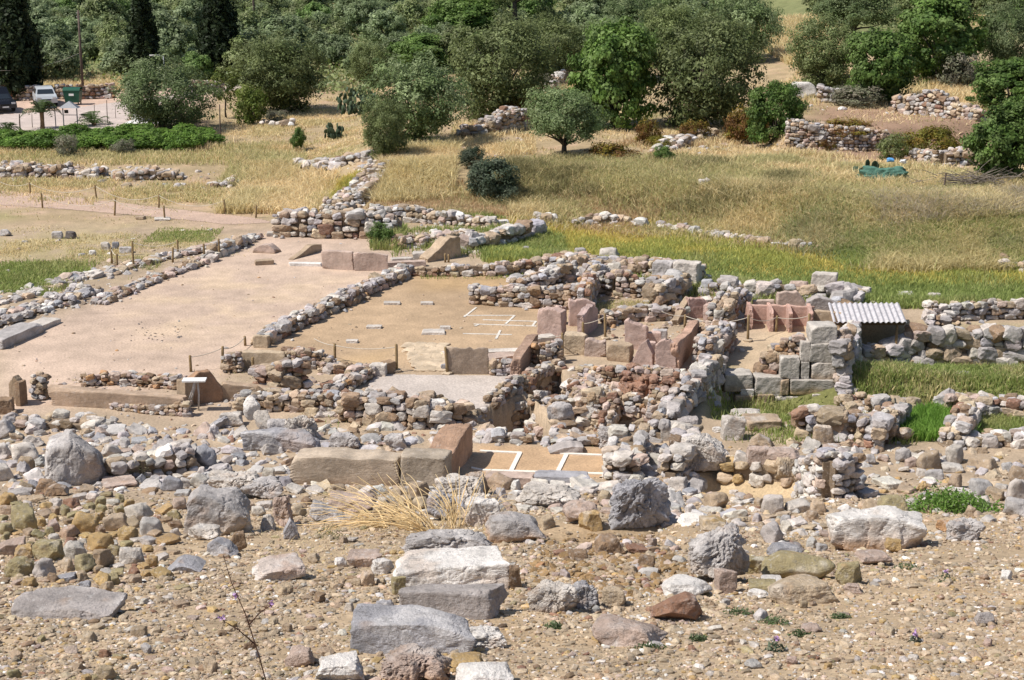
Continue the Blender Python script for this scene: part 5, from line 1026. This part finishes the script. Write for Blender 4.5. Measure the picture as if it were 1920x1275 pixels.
blades(gg, [(560,775),(900,760),(1240,760),(1240,830),(900,830),(560,850)], 1500, .16, .025, GRN + OLV, .6, 0, .55); blades(gg, [(1100,560),(1560,560),(1560,600),(1100,620)], 1500, .16, .03, GRN + OLV, .5, 0, .5)
blades(gg, [(1420,440),(1600,385),(1940,350),(1940,480),(1600,475)], 26000, .55, .05, [(.27,.32,.13),(.33,.36,.17),(.22,.28,.10),(.40,.37,.20)], .5, 0, .2)
tag(gg.build('green_grass', M_GRASS), 'green and yellowing grass of the marshy hollows', None, None, 'stuff')
blades(dg, [(430,395),(450,355),(520,330),(600,350),(610,392),(520,402)], 16000, .55, .055, STRAW, .5); blades(dg, [(420,345),(440,310),(540,295),(560,320),(480,350)], 7000, .6, .055, OLV, .5)
blades(dg, [(700,375),(720,300),(830,280),(860,300),(820,330),(740,385)], 14000, .6, .055, STRAW, .5); blades(dg, [(690,395),(760,345),(880,380),(990,400),(960,405),(720,405)], 12000, .4, .05, BRN + OLV, .4)
blades(dg, [(900,372),(940,320),(1100,300),(1260,310),(1400,330),(1560,350),(1560,385),(1300,372),(1060,352)], 56000, .55, .055, OLV + [(.30,.27,.13)], .45)
blades(dg, [(950,405),(960,352),(1300,375),(1600,385),(1600,470),(1300,438),(1060,410)], 34000, .45, .05, BRN + OLV, .5, 0, .05); blades(dg, [(1230,318),(1300,285),(1480,290),(1700,315),(1830,335),(1830,350),(1500,345)], 26000, .42, .055, STRAW + OLV[:1], .5, 0, .1)
blades(dg, [(1300,350),(1560,345),(1920,352),(1940,420),(1600,400)], 34000, .6, .055, OLV + STRAW, .55); blades(dg, [(1650,420),(1760,370),(1940,365),(1940,415)], 12000, .7, .05, [(.56,.48,.38),(.46,.40,.30)], .7)
blades(dg, [(-40,345),(0,335),(430,345),(440,380),(280,385),(-40,352)], 14000, .25, .05, STRAW + OLV, .45, 0, .3); blades(dg, [(420,275),(560,250),(720,225),(700,285),(560,295)], 9000, .2, .06, STRAW + OLV[:1], .6, 0, .45); blades(dg, [(410,235),(620,205),(720,215),(560,250),(420,262)], 12000, .2, .06, STRAW, .5, 0, .35)
blades(dg, [(840,270),(880,230),(1000,225),(1000,290),(860,300)], 9000, .4, .06, STRAW, .4, 0, .3); blades(dg, [(1100,260),(1260,230),(1480,240),(1480,290),(1240,300)], 10000, .35, .06, STRAW + BRN[:1], .4, 0, .3)
blades(dg, [(1440,100),(1450,40),(1540,40),(1530,110)], 12000, .8, .09, STRAW, .35); blades(dg, [(1700,205),(1760,160),(1830,165),(1840,215)], 6000, .7, .07, STRAW, .4); blades(dg, [(1000,185),(1010,130),(1075,125),(1070,180)], 5000, .5, .07, STRAW, .4)
blades(dg, [(1700,60),(1720,10),(1860,10),(1860,60)], 9000, .6, .09, STRAW, .4); blades(dg, [(60,170),(90,150),(260,150),(240,168)], 5000, .6, .08, STRAW, .4); blades(dg, [(1480,150),(1600,140),(1660,200),(1500,200)], 3500, .4, .06, STRAW, .4, 0, .3)
blades(dg, [(-40,500),(0,440),(400,412),(480,425),(200,470)], 9000, .10, .045, STRAW, .5, 0, .45); blades(dg, [(1010,1090),(1400,1020),(1560,1020),(1700,1060),(1300,1170)], 2600, .06, .006, STRAW, .8, 0, .4); blades(dg, [(520,1020),(560,960),(900,960),(960,1040),(700,1060)], 5500, .10, .007, STRAW, 1.2, 0, .2)
blades(dg, [(420,165),(760,140),(1100,140),(1500,130),(1930,130),(1930,320),(1500,320),(1250,300),(760,300),(420,280)], 42000, .22, .06, STRAW + BRN[:1] + OLV[:1], .6, 0, .3)
blades(dg, [(-40,330),(0,285),(560,280),(620,330),(430,420),(-40,400)], 7000, .14, .05, STRAW + OLV, .6, 0, .4)
tag(dg.build('dry_grass', M_GRASS), 'straw coloured dry grass on the bank and fields', None, None, 'stuff')
# straw stems of the withered plant
def stems(label, bases, name, cat):
    root = empty(name, P(*bases[0][:2]), 0, label, cat); o0 = np.array(root.location); mb = MB()
    for (u, v, n, L, spread, up) in bases:
        b = P(u, v) - o0
        for i in range(n):
            a = rng.normal(spread, .55); l = L * rng.uniform(.55, 1.1); el = up * rng.uniform(.5, 1.2); t = np.linspace(0, 1, 9); bend = rng.uniform(.2, .55)
            hx = l * t * math.cos(el); z = l * (t * math.sin(el) - bend * t ** 2.2 * .9); z = np.maximum(z, .03 + .02 * rng.random()); pts = b + rng.normal(0, .10, 3) * (1, .6, 0) + np.stack([np.cos(a) * hx + .05 * np.sin(t * rng.uniform(2, 6)), np.sin(a) * hx, z], -1)
            pts[:, 2] = np.maximum(pts[:, 2], hz(pts[:, 0] + o0[0], pts[:, 1] + o0[1]) - o0[2] + .015)
            addtube(mb, pts, np.linspace(.010, .004, 9) * rng.uniform(.7, 1.2), np.array((.88, .72, .44)) * rng.uniform(.75, 1.2), 5)
    mb.build('stems', M_GRASS, root)
stems('withered clump of long straw stems sprawling behind the long white block', [(810,1005,42,1.9,math.pi*.88,.85),(770,995,36,1.6,math.pi*.8,1.0),(850,990,30,1.5,math.pi*.6,1.15),(890,985,18,1.3,.7,1.0),(720,990,36,1.7,math.pi*.95,.6)], 'withered_plant', 'dead plant')
def twig(label, u, v, segs, flowers, name='thorny_stem'):
    p = P(u, v); root = empty(name, p, 0, label, 'plant'); mb = MB()
    for pts in segs: addtube(mb, np.array(pts), np.linspace(.006, .0025, len(pts)), (.10, .05, .035), 5, .1)
    for pts in segs:
        a = np.array(pts)
        for k in range(36):
            t = rng.random() * (len(a) - 1); i = int(t); q = a[i] + (a[min(i + 1, len(a) - 1)] - a[i]) * (t - i); d = rng.normal(0, 1, 3); d /= np.linalg.norm(d); addtube(mb, np.array([q, q + d * rng.uniform(.02, .06)]), [.003, .001], (.14, .075, .05), 4)
    mb.build('stem', M_BARK, root); fb = MB()
    for f in flowers:
        Cn = np.array(f) + rng.normal(0, .012, (26, 3)); leafq(fb, Cn, rng.normal(0, 1, (26, 3)), .02, np.tile((.45, .26, .52), (26, 1)), .7)
    fb.build('flower', M_LILAC, root)
twig('tall thin dark thorny stem with lilac flowers near the bottom', 505, 1300, [[(0,0,0),(-.08,.05,.3),(-.17,.1,.6),(-.28,.15,.85),(-.34,.2,1.05)],[(-.10,.1,.35),(-.22,.05,.5),(-.34,.05,.58)],[(-.16,.15,.5),(-.06,.12,.62),(.02,.1,.68)]], [(-.35,.05,.6),(.03,.1,.70),(-.26,.2,.72)])
def tuft(label, u, v, w, h, n, cols, name, fl=None, wid=.012):
    p = P(u, v); s = spx(p); root = empty(name, p, 0, label, 'plant'); mb = MB(); W, H = w / s, h / s
    K = rng.normal(0, .26, (n, 2)) * (W, W * .5); c = np.array(cols)[rng.integers(len(cols), size=n)]
    Cn = np.stack([K[:, 0], K[:, 1], H * rng.random(n) * np.exp(-(K[:, 0] / W * 2.2) ** 2)], -1); leafq(mb, Cn, rng.normal(0, 1, (n, 3)) + (0, 0, .5), wid * 4, c * (1 + rng.normal(0, .15, (n, 1))), .35); mb.build('leaves', M_LEAF, root)
    if fl: fb = MB(); Cn = np.array([0, 0, H]) + rng.normal(0, .012, (40, 3)); leafq(fb, Cn, rng.normal(0, 1, (40, 3)), .022, np.tile((.48, .30, .55), (40, 1)), .7); fb.build('flower', M_LILAC, root)
tuft('bright green feathery plant behind the big white block', 1780, 960, 180, 40, 2600, [(.17,.30,.06),(.22,.36,.08)], 'green_plant', None, .026)
tuft('lilac flowered tiny plant on gravel beside the olive rocks, the upper one', 1772, 1092, 34, 22, 90, [(.14,.17,.10)], 'flowering_plant', True); tuft('lilac flowered tiny plant lower on the open gravel', 1455, 1222, 40, 26, 120, [(.14,.18,.12)], 'flowering_plant', True); tuft('faint lilac flower on the gravel by the frame edge', 1716, 1205, 24, 18, 60, [(.15,.17,.12)], 'flowering_plant', True)
for u, v, w, l in ((1040,1178,36,'small green weed left of the pale pink flat rock'),(1308,1202,44,'green weed right of the pale pink flat rock'),(1222,1218,60,'grey leaved weed below the pale pink flat rock'),(1385,1152,60,'low weed patch right of the reddish brown rock'),(1455,1170,60,'pale weed patch on gravel below the cream flat rock'),(1500,1194,40,'sparse weed above the lilac plant on gravel'),(1575,1160,40,'tiny weed near the lone pink stone'),(1700,1068,60,'grey weeds on gravel in front of the big white block')):
    tuft(l, u, v, w, 12, 160, [(.10,.15,.06),(.15,.19,.10)], 'weed')
for u, v, w, h, l in ((255,900,60,50,'dry grey weed beside the grey dome boulder'),(620,1010,60,30,'tangled straw tuft at the edge of the straw clump')): tuft(l, u, v, w, h, 260, [(.28,.25,.14),(.20,.20,.10)], 'dry_weed')
# ---------------------------------------------------------------- posts and ropes
pm = MB(); addtube(pm, np.array([[0,0,-.1],[0,0,.3],[.005,0,.7],[0,0,.97],[0,0,1.0]]), [.052,.05,.05,.048,.035], (.27,.19,.10), 10, .03)
PROTO_POST = pm.build('rope_post', M_WOOD, smooth=True)
fm = MB(); V, Fc = rock(888, 2, 'block', .05); fm.add(V * (.18,.16,.07) + (0,0,.03), Fc, PAL['sand']); PROTO_FOOT = fm.build('footing', M_SLAB)
def post(u, vt, vb, label, group='wooden rope posts of the site', foot=False):
    p = P(u, vb); h = (vb - vt) / spx(p) / .97; o = PROTO_POST.copy(); COL.objects.link(o); o.location = p; o.scale = (1.0, 1.0, h); o.rotation_euler = (rng.normal(0,.03), rng.normal(0,.035), rng.uniform(0,6))
    tag(o, label, 'post', group)
    if foot: f = PROTO_FOOT.copy(); COL.objects.link(f); f.parent = o; f.scale = (1, 1, 1 / h)
    return p + (0, 0, h * .9)
def rope(label, tops, sag=.16, r=.014):
    mb = MB(); org = np.mean(tops, 0)
    for a, b in zip(tops[:-1], tops[1:]):
        t = np.linspace(0, 1, 12)[:, None]; q = a + (b - a) * t; q[:, 2] -= (4 * t * (1 - t))[:, 0] * sag * min(1.6, np.linalg.norm(b - a) / 3); q[:, 2] = np.maximum(q[:, 2], hz(q[:, 0], q[:, 1]) + .03); addtube(mb, q, r, (.5,.45,.38), 5)
    tag(mb.build('rope', M_ROPE, loc=org, smooth=True), label, 'rope', None)
A = [post(*q) for q in ((57,342,363,'rope post at the frame end of the farther path rope'),(181,347,373,'rope post, second along the farther path rope'),(298,364,390,'rope post, third along the farther path rope'),(422,374,401,'rope post, fourth along the farther path rope near the straw mound'))]
post(480,385,408,'leaning post alone beside the back wall end'); rope('sagging rope along the farther side of the footpath', [P(-30,340)+(0,0,.7)] + A, .3)
A = [post(*q) for q in ((80,362,390,'rope post at the frame end of the nearer path rope'),(215,372,404,'middle rope post of the nearer path rope'),(309,386,412,'last rope post of the nearer path rope'))]; rope('sagging rope along the nearer side of the footpath', A, .3)
A = [post(*q) for q in ((210,464,494,'pale short post at the corner beside the boulders'),(220,476,503,'short post nearest the viewer in the corner cluster'),(251,472,502,'leaning short post of the corner cluster'),(249,452,478,'rear short post of the corner cluster'))]; rope('rope round the corner cluster of short posts', A[:3], .2)
B_ = [A[3]] + [post(*q) for q in ((334,450,478,'post behind the kerb stones, farther rope'),)]; rope('rope from the corner cluster toward the kerb', B_, .3)
A = [post(*q) for q in ((324,464,492,'post among kerb stones, nearer the corner cluster'),(384,457,487,'post standing in front of the blocky kerb'),(412,448,482,'post next to the blocky grey kerb'))]; rope('rope in front of the court kerb', A, .25)
A = [post(*q) for q in ((358,666,697,'post beside the plastered niche at the court edge'),(417,649,689,'post left of the tan plaster wall'),(460,630,648,'short post behind the tan plaster wall'))]; rope('rope closing the near side of the court', A, .15)
post(475,669,699,'post in front of the tan plaster wall')
A = [post(*q) for q in ((628,644,678,'post at the near edge of the hall floor by the court'),)] + [post(744,645,697,'tall post at the corner of the paved porch', foot=True)]; rope('rope across the near edge of the hall floor', [P(590,665)+(0,0,.6)] + A, .12)
post(839,650,702,'post at the left edge of the brown upright slab', foot=True)
post(835,475,492,'twin post at the slanting tan block, the nearer'); post(841,477,492,'twin post at the slanting tan block, the other')
q1 = post(1055,624,668,'post below the grooved pink slab', foot=False); q2 = post(1093,604,634,'short post by the curved pink jamb'); q3 = post(1135,588,636,'thick post in the doorway between pink slabs', foot=True)
rope('white rope slung across the pink doorway', [q2, q3], .2); rope('rope from the hall corner to the grooved slab post', [P(1000,655)+(0,0,.5), q1], .15)
A = [post(*q) for q in ((1284,590,614,'rope post by the dark bin'),)] + [post(1402,590,640,'big rope post at the mouth of the sandy passage', foot=True)] + [post(1455,592,622,'rope post in front of the middle bin partition'), post(1516,588,626,'rope post near the last bin partition')]
rope('drooping rope in front of the storage bins', [P(1240,612)+(0,0,.6)] + A, .22)
bpy.data.objects.remove(PROTO_POST); bpy.data.objects.remove(PROTO_FOOT)
# ---------------------------------------------------------------- shelter with corrugated roof
p1 = P(1678, 688); yS = p1[1]; root = empty('shelter', p1, 0, 'small shelter with corrugated grey roof on wooden posts', 'shelter'); O = p1
def loc(u, v, y): return at_y(u, v, y) - O
zT = at_y(1690, 604, yS)[2] - O[2]
xl, xr = loc(1562, 600, yS)[0], loc(1700, 600, yS)[0]; depth = 2.2
n = 140; x = np.linspace(xl, xr, n); ph = (x - xl) * 2 * math.pi / .205; zc = .03 * np.sin(ph); m = MB()
yy = np.linspace(-.15, depth, 8); X, Yy = np.meshgrid(x, yy); Z = zT + .05 + np.tile(zc, (8, 1)) + (Yy) * .085
top = np.stack([X + .10 * Yy, Yy, Z], -1).reshape(-1, 3); bot = top - (0, 0, .014); q = gridf(8, n); m.add(np.concatenate([top, bot]), np.concatenate([q, q[:, ::-1] + 8 * n]), (.5,.5,.5))
e = np.arange(n - 1); m.f[4].append(np.stack([e, e + 8*n, e + 1 + 8*n, e + 1], -1)); m.build('roof', M_ROOF, root, smooth=True)
def beam(nm, a, b, w, h, col=(.13,.085,.05)):
    a, b = np.array(a), np.array(b); d = b - a; L = np.linalg.norm(d); V, Fq = box(0, 0, 0, L, w, h); u = d / L; s = np.cross((0,0,1), u); s /= np.linalg.norm(s) + 1e-9; t = np.cross(u, s); V = V[:, :1] * u + V[:, 1:2] * s + V[:, 2:] * t + (a + b) / 2; mb = MB(); mb.add(V, Fq, col); return mb.build(nm, M_WOOD, root)
beam('beam', (xl+.1, .05, zT-.06), (xr-.08, .05, zT-.06), .1, .12); beam('beam', (xl+.3, depth-.2, zT+.12), (xr+.1, depth-.2, zT+.12), .1, .12)
beam('rafter', (xl+.12, -.1, zT+.0), (xl+.3, depth-.1, zT+.16), .08, .1); beam('rafter', (xr-.1, -.1, zT+.0), (xr+.1, depth-.1, zT+.16), .08, .1)
for x_, y_, zb in ((0, .06, 0), (xl+.35, .06, .5), (xl+.6, depth-.25, .3), (xr+.02, depth-.25, .2)):
    mb = MB(); addtube(mb, np.array([[x_, y_, -.1 if zb == 0 else -.6],[x_, y_, zT*.5],[x_, y_, zT + (0.13 if y_ > 1 else -.1)]]), [.06,.055,.05], (.24,.16,.08), 9, .04); mb.build('post', M_WOOD, root, smooth=True)
# ---------------------------------------------------------------- white topped table
p = P(372, 770); root = empty('table', p, 0, 'white topped trestle stand in front of the dark niche', 'table'); Hh = 60 / spx(p); mb = MB(); V, Fq = box(-.08, 0, Hh, .74, .40, .05, .05); mb.add(V, Fq, (.7,.7,.7)); mb.build('table_top', M_WHITE, root)
for a, b in (((-.05,-.14,Hh-.02),(-.28,.0,Hh*.35)), ((-.05,.12,Hh-.02),(-.24,.1,Hh*.3)), ((.02,.0,Hh-.02),(.0,.02,0))):
    mb = MB(); m_ = (np.array(a) + b) / 2 + (.03, 0, .03); addtube(mb, np.array([a, m_, b]), [.035,.03,.028], (.5,.47,.44), 8); mb.build('leg', M_WOOD, root, smooth=True)
# ---------------------------------------------------------------- poles
def pole(u, vt, vb, r, label, col=(.12,.09,.075), arms=False, name='utility_pole', top=None):
    p = P(u, vb); h = (vb - vt) / spx(p) if top is None else top; mb = MB(); addtube(mb, np.array([[0,0,-.3],[0,0,h*.5],[.03,0,h]]), [r*1.15, r, r*.8], col, 8)
    if not arms: return tag(mb.build(name, M_WOOD, loc=None), label, 'pole'), p
    root = empty(name, p, 0, label, 'pole'); mb.build('shaft', M_WOOD, root, smooth=True)
    for dz in (.25, .6):
        for x_ in (-.14, .14):
            ib = MB(); addtube(ib, np.array([[x_*.6,0,h-dz],[x_,0,h-dz],[x_,0,h-dz+.14]]), [.015,.02,.045], (.5,.5,.48), 6); ib.build('insulator', M_WHITE, root)
    return root, p
pole(156, 22, 172, .11, 'tall wooden utility pole before the far grove, near the green dumpster', arms=True)
pole(479, -90, 94, .12, 'utility pole rising out of the far grove beside the wide cypress', arms=True)
for u, vt, vb, r, l in ((414,196,263,.045,'thin bare pole standing in the dry grass beside the young tree'),(202,188,232,.03,'thin fence post between the palm and the kiosk'),(38,214,246,.05,'dark fence post in front of the road by the frame edge'),(61,214,240,.025,'thin fence post next to the dark one'),(217,200,222,.02,'thinnest fence post beside the kiosk path'),(1770,324,363,.05,'dark post beside the pile of cut branches'),(178,196,226,.025,'slim fence post behind the wide palm')):
    o, p = pole(u, vt, vb, r, l, name='fence_post'); o.location = p
p = P(310, 165); root = empty('street_lamp', p, 0, 'white street lamp arm poking above the olive by the kiosk', 'lamp'); h = 60 / spx(p); mb = MB(); addtube(mb, np.array([[0,0,-.2],[0,0,h*.6],[-.03,0,h]]), [.07,.06,.05], (.6,.6,.6), 8); mb.build('pole', M_METAL, root, smooth=True); mb = MB(); addtube(mb, np.array([[-.02,0,h-.03],[-.5,0,h+.05],[-.9,0,h+.06]]), [.04,.035,.03], (.6,.6,.6), 6); mb.build('arm', M_METAL, root); mb = MB(); V, Fq = box(-1.0,0,h+.03,.5,.2,.1); mb.add(V, Fq); mb.build('lamp_head', M_WHITE, root)
a = P(156, 172) + (0,0,P(0,0)[2]*0+3.4); b = P(-60, 200) + (0,0,3.2); rope('thin cable sagging past the huge cypress', [a, b], .5, .012)
# ---------------------------------------------------------------- notice stand with little roof
p = P(133, 238); s = spx(p); root = empty('notice_stand', p, 0, 'framed notice stand with grey pitched roof beside the little palm', 'sign'); w = 26 / s; h = 36 / s
for x_ in (-w/2, w/2): mb = MB(); V, Fq = box(x_, 0, h/2, .07, .07, h); mb.add(V, Fq); mb.build('post', M_METAL, root)
mb = MB(); V, Fq = box(0, 0, h*.62, w-.07, .05, .05); mb.add(V, Fq); V, Fq = box(0, 0, h*.08, w-.07, .05, .05); mb.add(V, Fq); mb.build('rail', M_METAL, root)
mb = MB(); e = .2; zt = h + .5; V = np.array([[-w/2-e,-.45,h],[w/2+e,-.45,h],[w/2+e,.45,h],[-w/2-e,.45,h],[0,-.1,zt],[0,.1,zt]]); mb.add(V, [[0,1,4],[2,3,5]], (.2,.2,.22)); mb.f.setdefault(4, []).append(np.array([[1,2,5,4],[3,0,4,5],[0,3,2,1]])); mb.build('roof', M_METAL, root)
mb = MB(); V, Fq = box(-w*.25, -.02, h*.8, .3, .04, .25); mb.add(V, Fq); mb.build('notice', M_BLACKP, root)
p = P(93, 240); s = spx(p); root = empty('barrier', p, 0, 'grey roofed barrier panel between the little palm and the notice stand', 'sign'); w = 30 / s; h = 38 / s
for x_ in (-w*.4, w*.4): mb = MB(); V, Fq = box(x_, 0, h/2, .06, .06, h); mb.add(V, Fq); mb.build('post', M_METAL, root)
mb = MB(); V, Fq = box(0, 0, h, w, .5, .09); mb.add(V, Fq); mb.build('roof', M_METAL, root)
# ---------------------------------------------------------------- kiosk (low white building)
p = P(282, 234); s = spx(p); root = empty('kiosk', p, 0, 'low white open kiosk half hidden behind the olive trunk', 'kiosk'); w = 84 / s; h = 1.0
for x_, ww, nm in ((-w*.36, w*.24, 'wall'), (w*.12, w*.16, 'wall'), (w*.40, w*.16, 'wall')):
    mb = MB(); V, Fq = box(x_, 1.0, h*.5, ww, .2, h); mb.add(V, Fq); mb.build(nm, M_WHITE, root)
mb = MB(); V, Fq = box(0, .8, .06, w*1.15, 1.8, .12); mb.add(V, Fq); mb.build('base', M_WHITE, root)
mb = MB(); V, Fq = box(0, 1.6, h*.5, w*.9, .1, h); mb.add(V, Fq); mb.build('back_wall', M_METAL, root); mb = MB(); V, Fq = box(0, 1.2, h+.06, w*.98, 1.3, .12); mb.add(V, Fq); mb.build('roof', M_WHITE, root)
# ---------------------------------------------------------------- dumpster
p = P(138, 196); s = spx(p); root = empty('dumpster', p, 0, 'green wheeled waste container against the dark road wall', 'dumpster'); mb = MB()
V = np.array([[-.55,-.45,.2],[.55,-.45,.2],[.55,.45,.2],[-.55,.45,.2],[-.68,-.52,1.15],[.68,-.52,1.15],[.68,.52,1.15],[-.68,.52,1.15]]); mb.add(V, [[3,2,1,0],[0,1,5,4],[1,2,6,5],[2,3,7,6],[3,0,4,7],[4,5,6,7]]); mb.build('bin', M_GREENP, root)
mb = MB(); t = np.linspace(0, math.pi, 9); V = np.concatenate([np.stack([np.full(9, sx*.7), -np.cos(t)*.55, 1.17+np.sin(t)*.25], -1) for sx in (-1, 1)]); i = np.arange(8); mb.add(V, np.stack([i, i+1, i+10, i+9], -1)); mb.f[4].append(np.array([[0,8,8-1,1]])); mb.build('lid', M_GREENP, root)
mb = MB(); V, Fq = box(0, -.53, .85, .4, .012, .18); mb.add(V, Fq); mb.build('notice', M_WHITE, root)
for x_ in (-.5, .5):
    for y_ in (-.4, .4): mb = MB(); addtube(mb, np.array([[x_-.03,y_,.1],[x_+.03,y_,.1]]), .1, (.02,.02,.02), 10); mb.build('wheel', M_TYRE, root)
# ---------------------------------------------------------------- cars
def car(u, vb, rz, paint, label, L=4.1, W=1.7, H=1.45):
    p = P(u, vb); root = empty('parked_car', p, rz, label, 'car'); mb = MB()
    prof = np.array([[-2.05,.35],[-2.05,.75],[-1.95,.92],[-1.0,.98],[1.0,.98],[1.9,.85],[2.05,.65],[2.05,.33]]) * (L/4.1, 1)
    cab = np.array([[-1.75,.95],[-1.45,1.35],[-1.1,H],[.3,H],[.65,1.32],[1.15,.93]]) * (L/4.1, 1)
    def ext(mb, pr, w0, w1):
        n = len(pr); zr = (pr[:, 1] - pr[:, 1].min()) / np.ptp(pr[:, 1]); hw = w0 + (w1 - w0) * zr; V = np.concatenate([np.stack([pr[:, 0], sg * hw, pr[:, 1]], -1) for sg in (-1, 1)]); i = np.arange(n); j = (i + 1) % n; mb.add(V, np.stack([i, j, j + n, i + n], -1)); b = mb.n - len(V)
        for k in range(1, n - 1): mb.f.setdefault(3, []).append(np.array([[0, k + 1, k], [n, n + k, n + k + 1]]) + b)
    ext(mb, prof, W/2, W/2 - .04); ext(mb, cab, W/2 - .06, W/2 - .22); body = mb.build('body', paint, root)
    for nm, pts in (('windscreen', [(1.10,-.66,.97),(1.10,.66,.97),(.68,.58,1.31),(.68,-.58,1.31)]), ('rear_window', [(-1.70,.66,1.0),(-1.70,-.66,1.0),(-1.46,-.58,1.33),(-1.46,.58,1.33)])):
        mb = MB(); V = np.array(pts) * (L/4.1, W/1.7, 1) + ((.02 if pts[0][0] > 0 else -.02), 0, .01); mb.add(V, [[0,1,2,3]]); mb.build(nm, M_GLASS, root)
    for sg in (-1, 1):
        mb = MB(); V = np.array([(-1.4,.80,1.0),(.85,.80,.99),(.4,.69,1.36),(-1.15,.69,1.36)]) * (L/4.1, sg*W/1.7, 1); V[:, 1] += sg * .012; mb.add(V, [[0,1,2,3]]); mb.build('side_window', M_GLASS, root)
        for x_ in (-1.3, 1.3):
            mb = MB(); addtube(mb, np.array([[x_*L/4.1, sg*(W/2-.2), .31],[x_*L/4.1, sg*(W/2+.01), .31]]), .31, (.02,.02,.02), 16); wh = mb.build('wheel', M_TYRE, root); mb = MB(); addtube(mb, np.array([[x_*L/4.1, sg*(W/2), .31],[x_*L/4.1, sg*(W/2+.025), .31]]), .18, (.5,.5,.5), 12); mb.build('rim', M_CHROME, wh)
        mb = MB(); V, Fq = box(2.03*L/4.1, sg*.6*W/1.7, .7, .06, .3, .14); mb.add(V, Fq); mb.build('headlight', M_LAMP, root)
    mb = MB(); V, Fq = box(2.06*L/4.1, 0, .42, .04, .5, .11); mb.add(V, Fq); mb.build('number_plate', M_WHITE, root); mb = MB(); V, Fq = box(2.05*L/4.1, 0, .58, .03, .7, .1); mb.add(V, Fq); mb.build('grille', M_TYRE, root)
car(85, 196, -1.22, M_CARW, 'small white car parked behind the little palm'); car(-3, 206, -1.0, M_BLACKP, 'black off road car cut by the frame edge', 4.4, 1.8, 1.8)
# ---------------------------------------------------------------- litter by the fig tree
def bag(u, v, w, h, m, label, dz=.0):
    p = P(u, v); s = spx(p); V, Fc = rock(nseed(), 3, 'mid', .22); mb = MB(); mb.add(V * (w/s/2, w/s*.35, h/s/2) + (0, 0, h/s*.42), Fc); o = mb.build('plastic_bag', m, smooth=False); o.location = p + (0, 0, dz); tag(o, label, 'bag')
bag(1668, 326, 20, 12, M_BLUEBAG, 'blue plastic bag lying on the green net', .62); bag(1692, 327, 14, 10, M_WHITEBAG, 'white plastic bag lying on the green net', .6); bag(1884, 347, 15, 15, M_BLUEBAG, 'blue and white bag under the dense fig tree', .35)
mb = MB(); p = P(1655, 343); s = spx(p); V, Fc = rock(991, 4, 'mid', .2); V = V * (1 + .25 * fbm(V * 5, 3, 3))[:, None]; mb.add(V * (58/s, 22/s, 24/s) + (0, 0, .25), Fc); o = mb.build('net_heap', M_NET); o.location = p; tag(o, 'heap of dark green harvest net in the dry field', 'net')
mb = MB(); p = P(1825, 358)
for i in range(150):
    b = np.array([rng.normal(0, 1.0), rng.normal(0, .4), .35 + .5 * rng.random()]); a = rng.normal(0, .5) + (math.pi if rng.random() < .5 else 0); l = rng.uniform(.5, 1.5); d = np.array([math.cos(a), math.sin(a)*.6, rng.normal(.1, .25)]); addtube(mb, np.array([b, b + d*l*.5 + rng.normal(0,.06,3), b + d*l]), [.022,.016,.006], np.array((.20,.17,.14))*rng.uniform(.7,1.4), 4)
o = mb.build('branch_pile', M_BARK); o.location = p; tag(o, 'tangled pile of cut grey branches beside the dark post', 'branch pile')
# ---------------------------------------------------------------- camera, light, sky
cd = bpy.data.cameras.new('camera'); cam = bpy.data.objects.new('camera', cd); COL.objects.link(cam); cam.location = CAM
cam.rotation_euler = (math.pi / 2 - PITCH, 0, 0); cd.lens = 36 * F / 1920; cd.sensor_width = 36; cd.clip_end = 4000; SC.camera = cam
EL, AX_, AY_ = math.radians(54), -.958, -.287
w = bpy.data.worlds.new('World'); SC.world = w; w.use_nodes = True; nt = w.node_tree; bg = nt.nodes['Background']; bg.inputs[1].default_value = .095
sk = nt.nodes.new('ShaderNodeTexSky'); sk.sky_type = 'NISHITA'; sk.sun_disc = False; sk.sun_elevation = EL; sk.sun_rotation = math.atan2(AX_, AY_); sk.air_density = 1; sk.dust_density = 1.2
nt.links.new(sk.outputs[0], bg.inputs[0])
sl = bpy.data.lights.new('sun', 'SUN'); so = bpy.data.objects.new('sun', sl); COL.objects.link(so); sl.energy = 4.9; sl.angle = math.radians(.53); sl.color = (1, .95, .875)
from mathutils import Vector
d = Vector((AX_ * math.cos(EL), AY_ * math.cos(EL), math.sin(EL) * math.hypot(AX_, AY_))); so.rotation_euler = d.to_track_quat('Z', 'Y').to_euler(); so.location = (-60, -20, 90)
vs = SC.view_settings; vs.view_transform = 'Standard'; vs.look = 'None'; vs.exposure = 0.22; vs.gamma = 1
SC.render.film_transparent = False; SC.cycles.max_bounces = 5; SC.cycles.transparent_max_bounces = 4
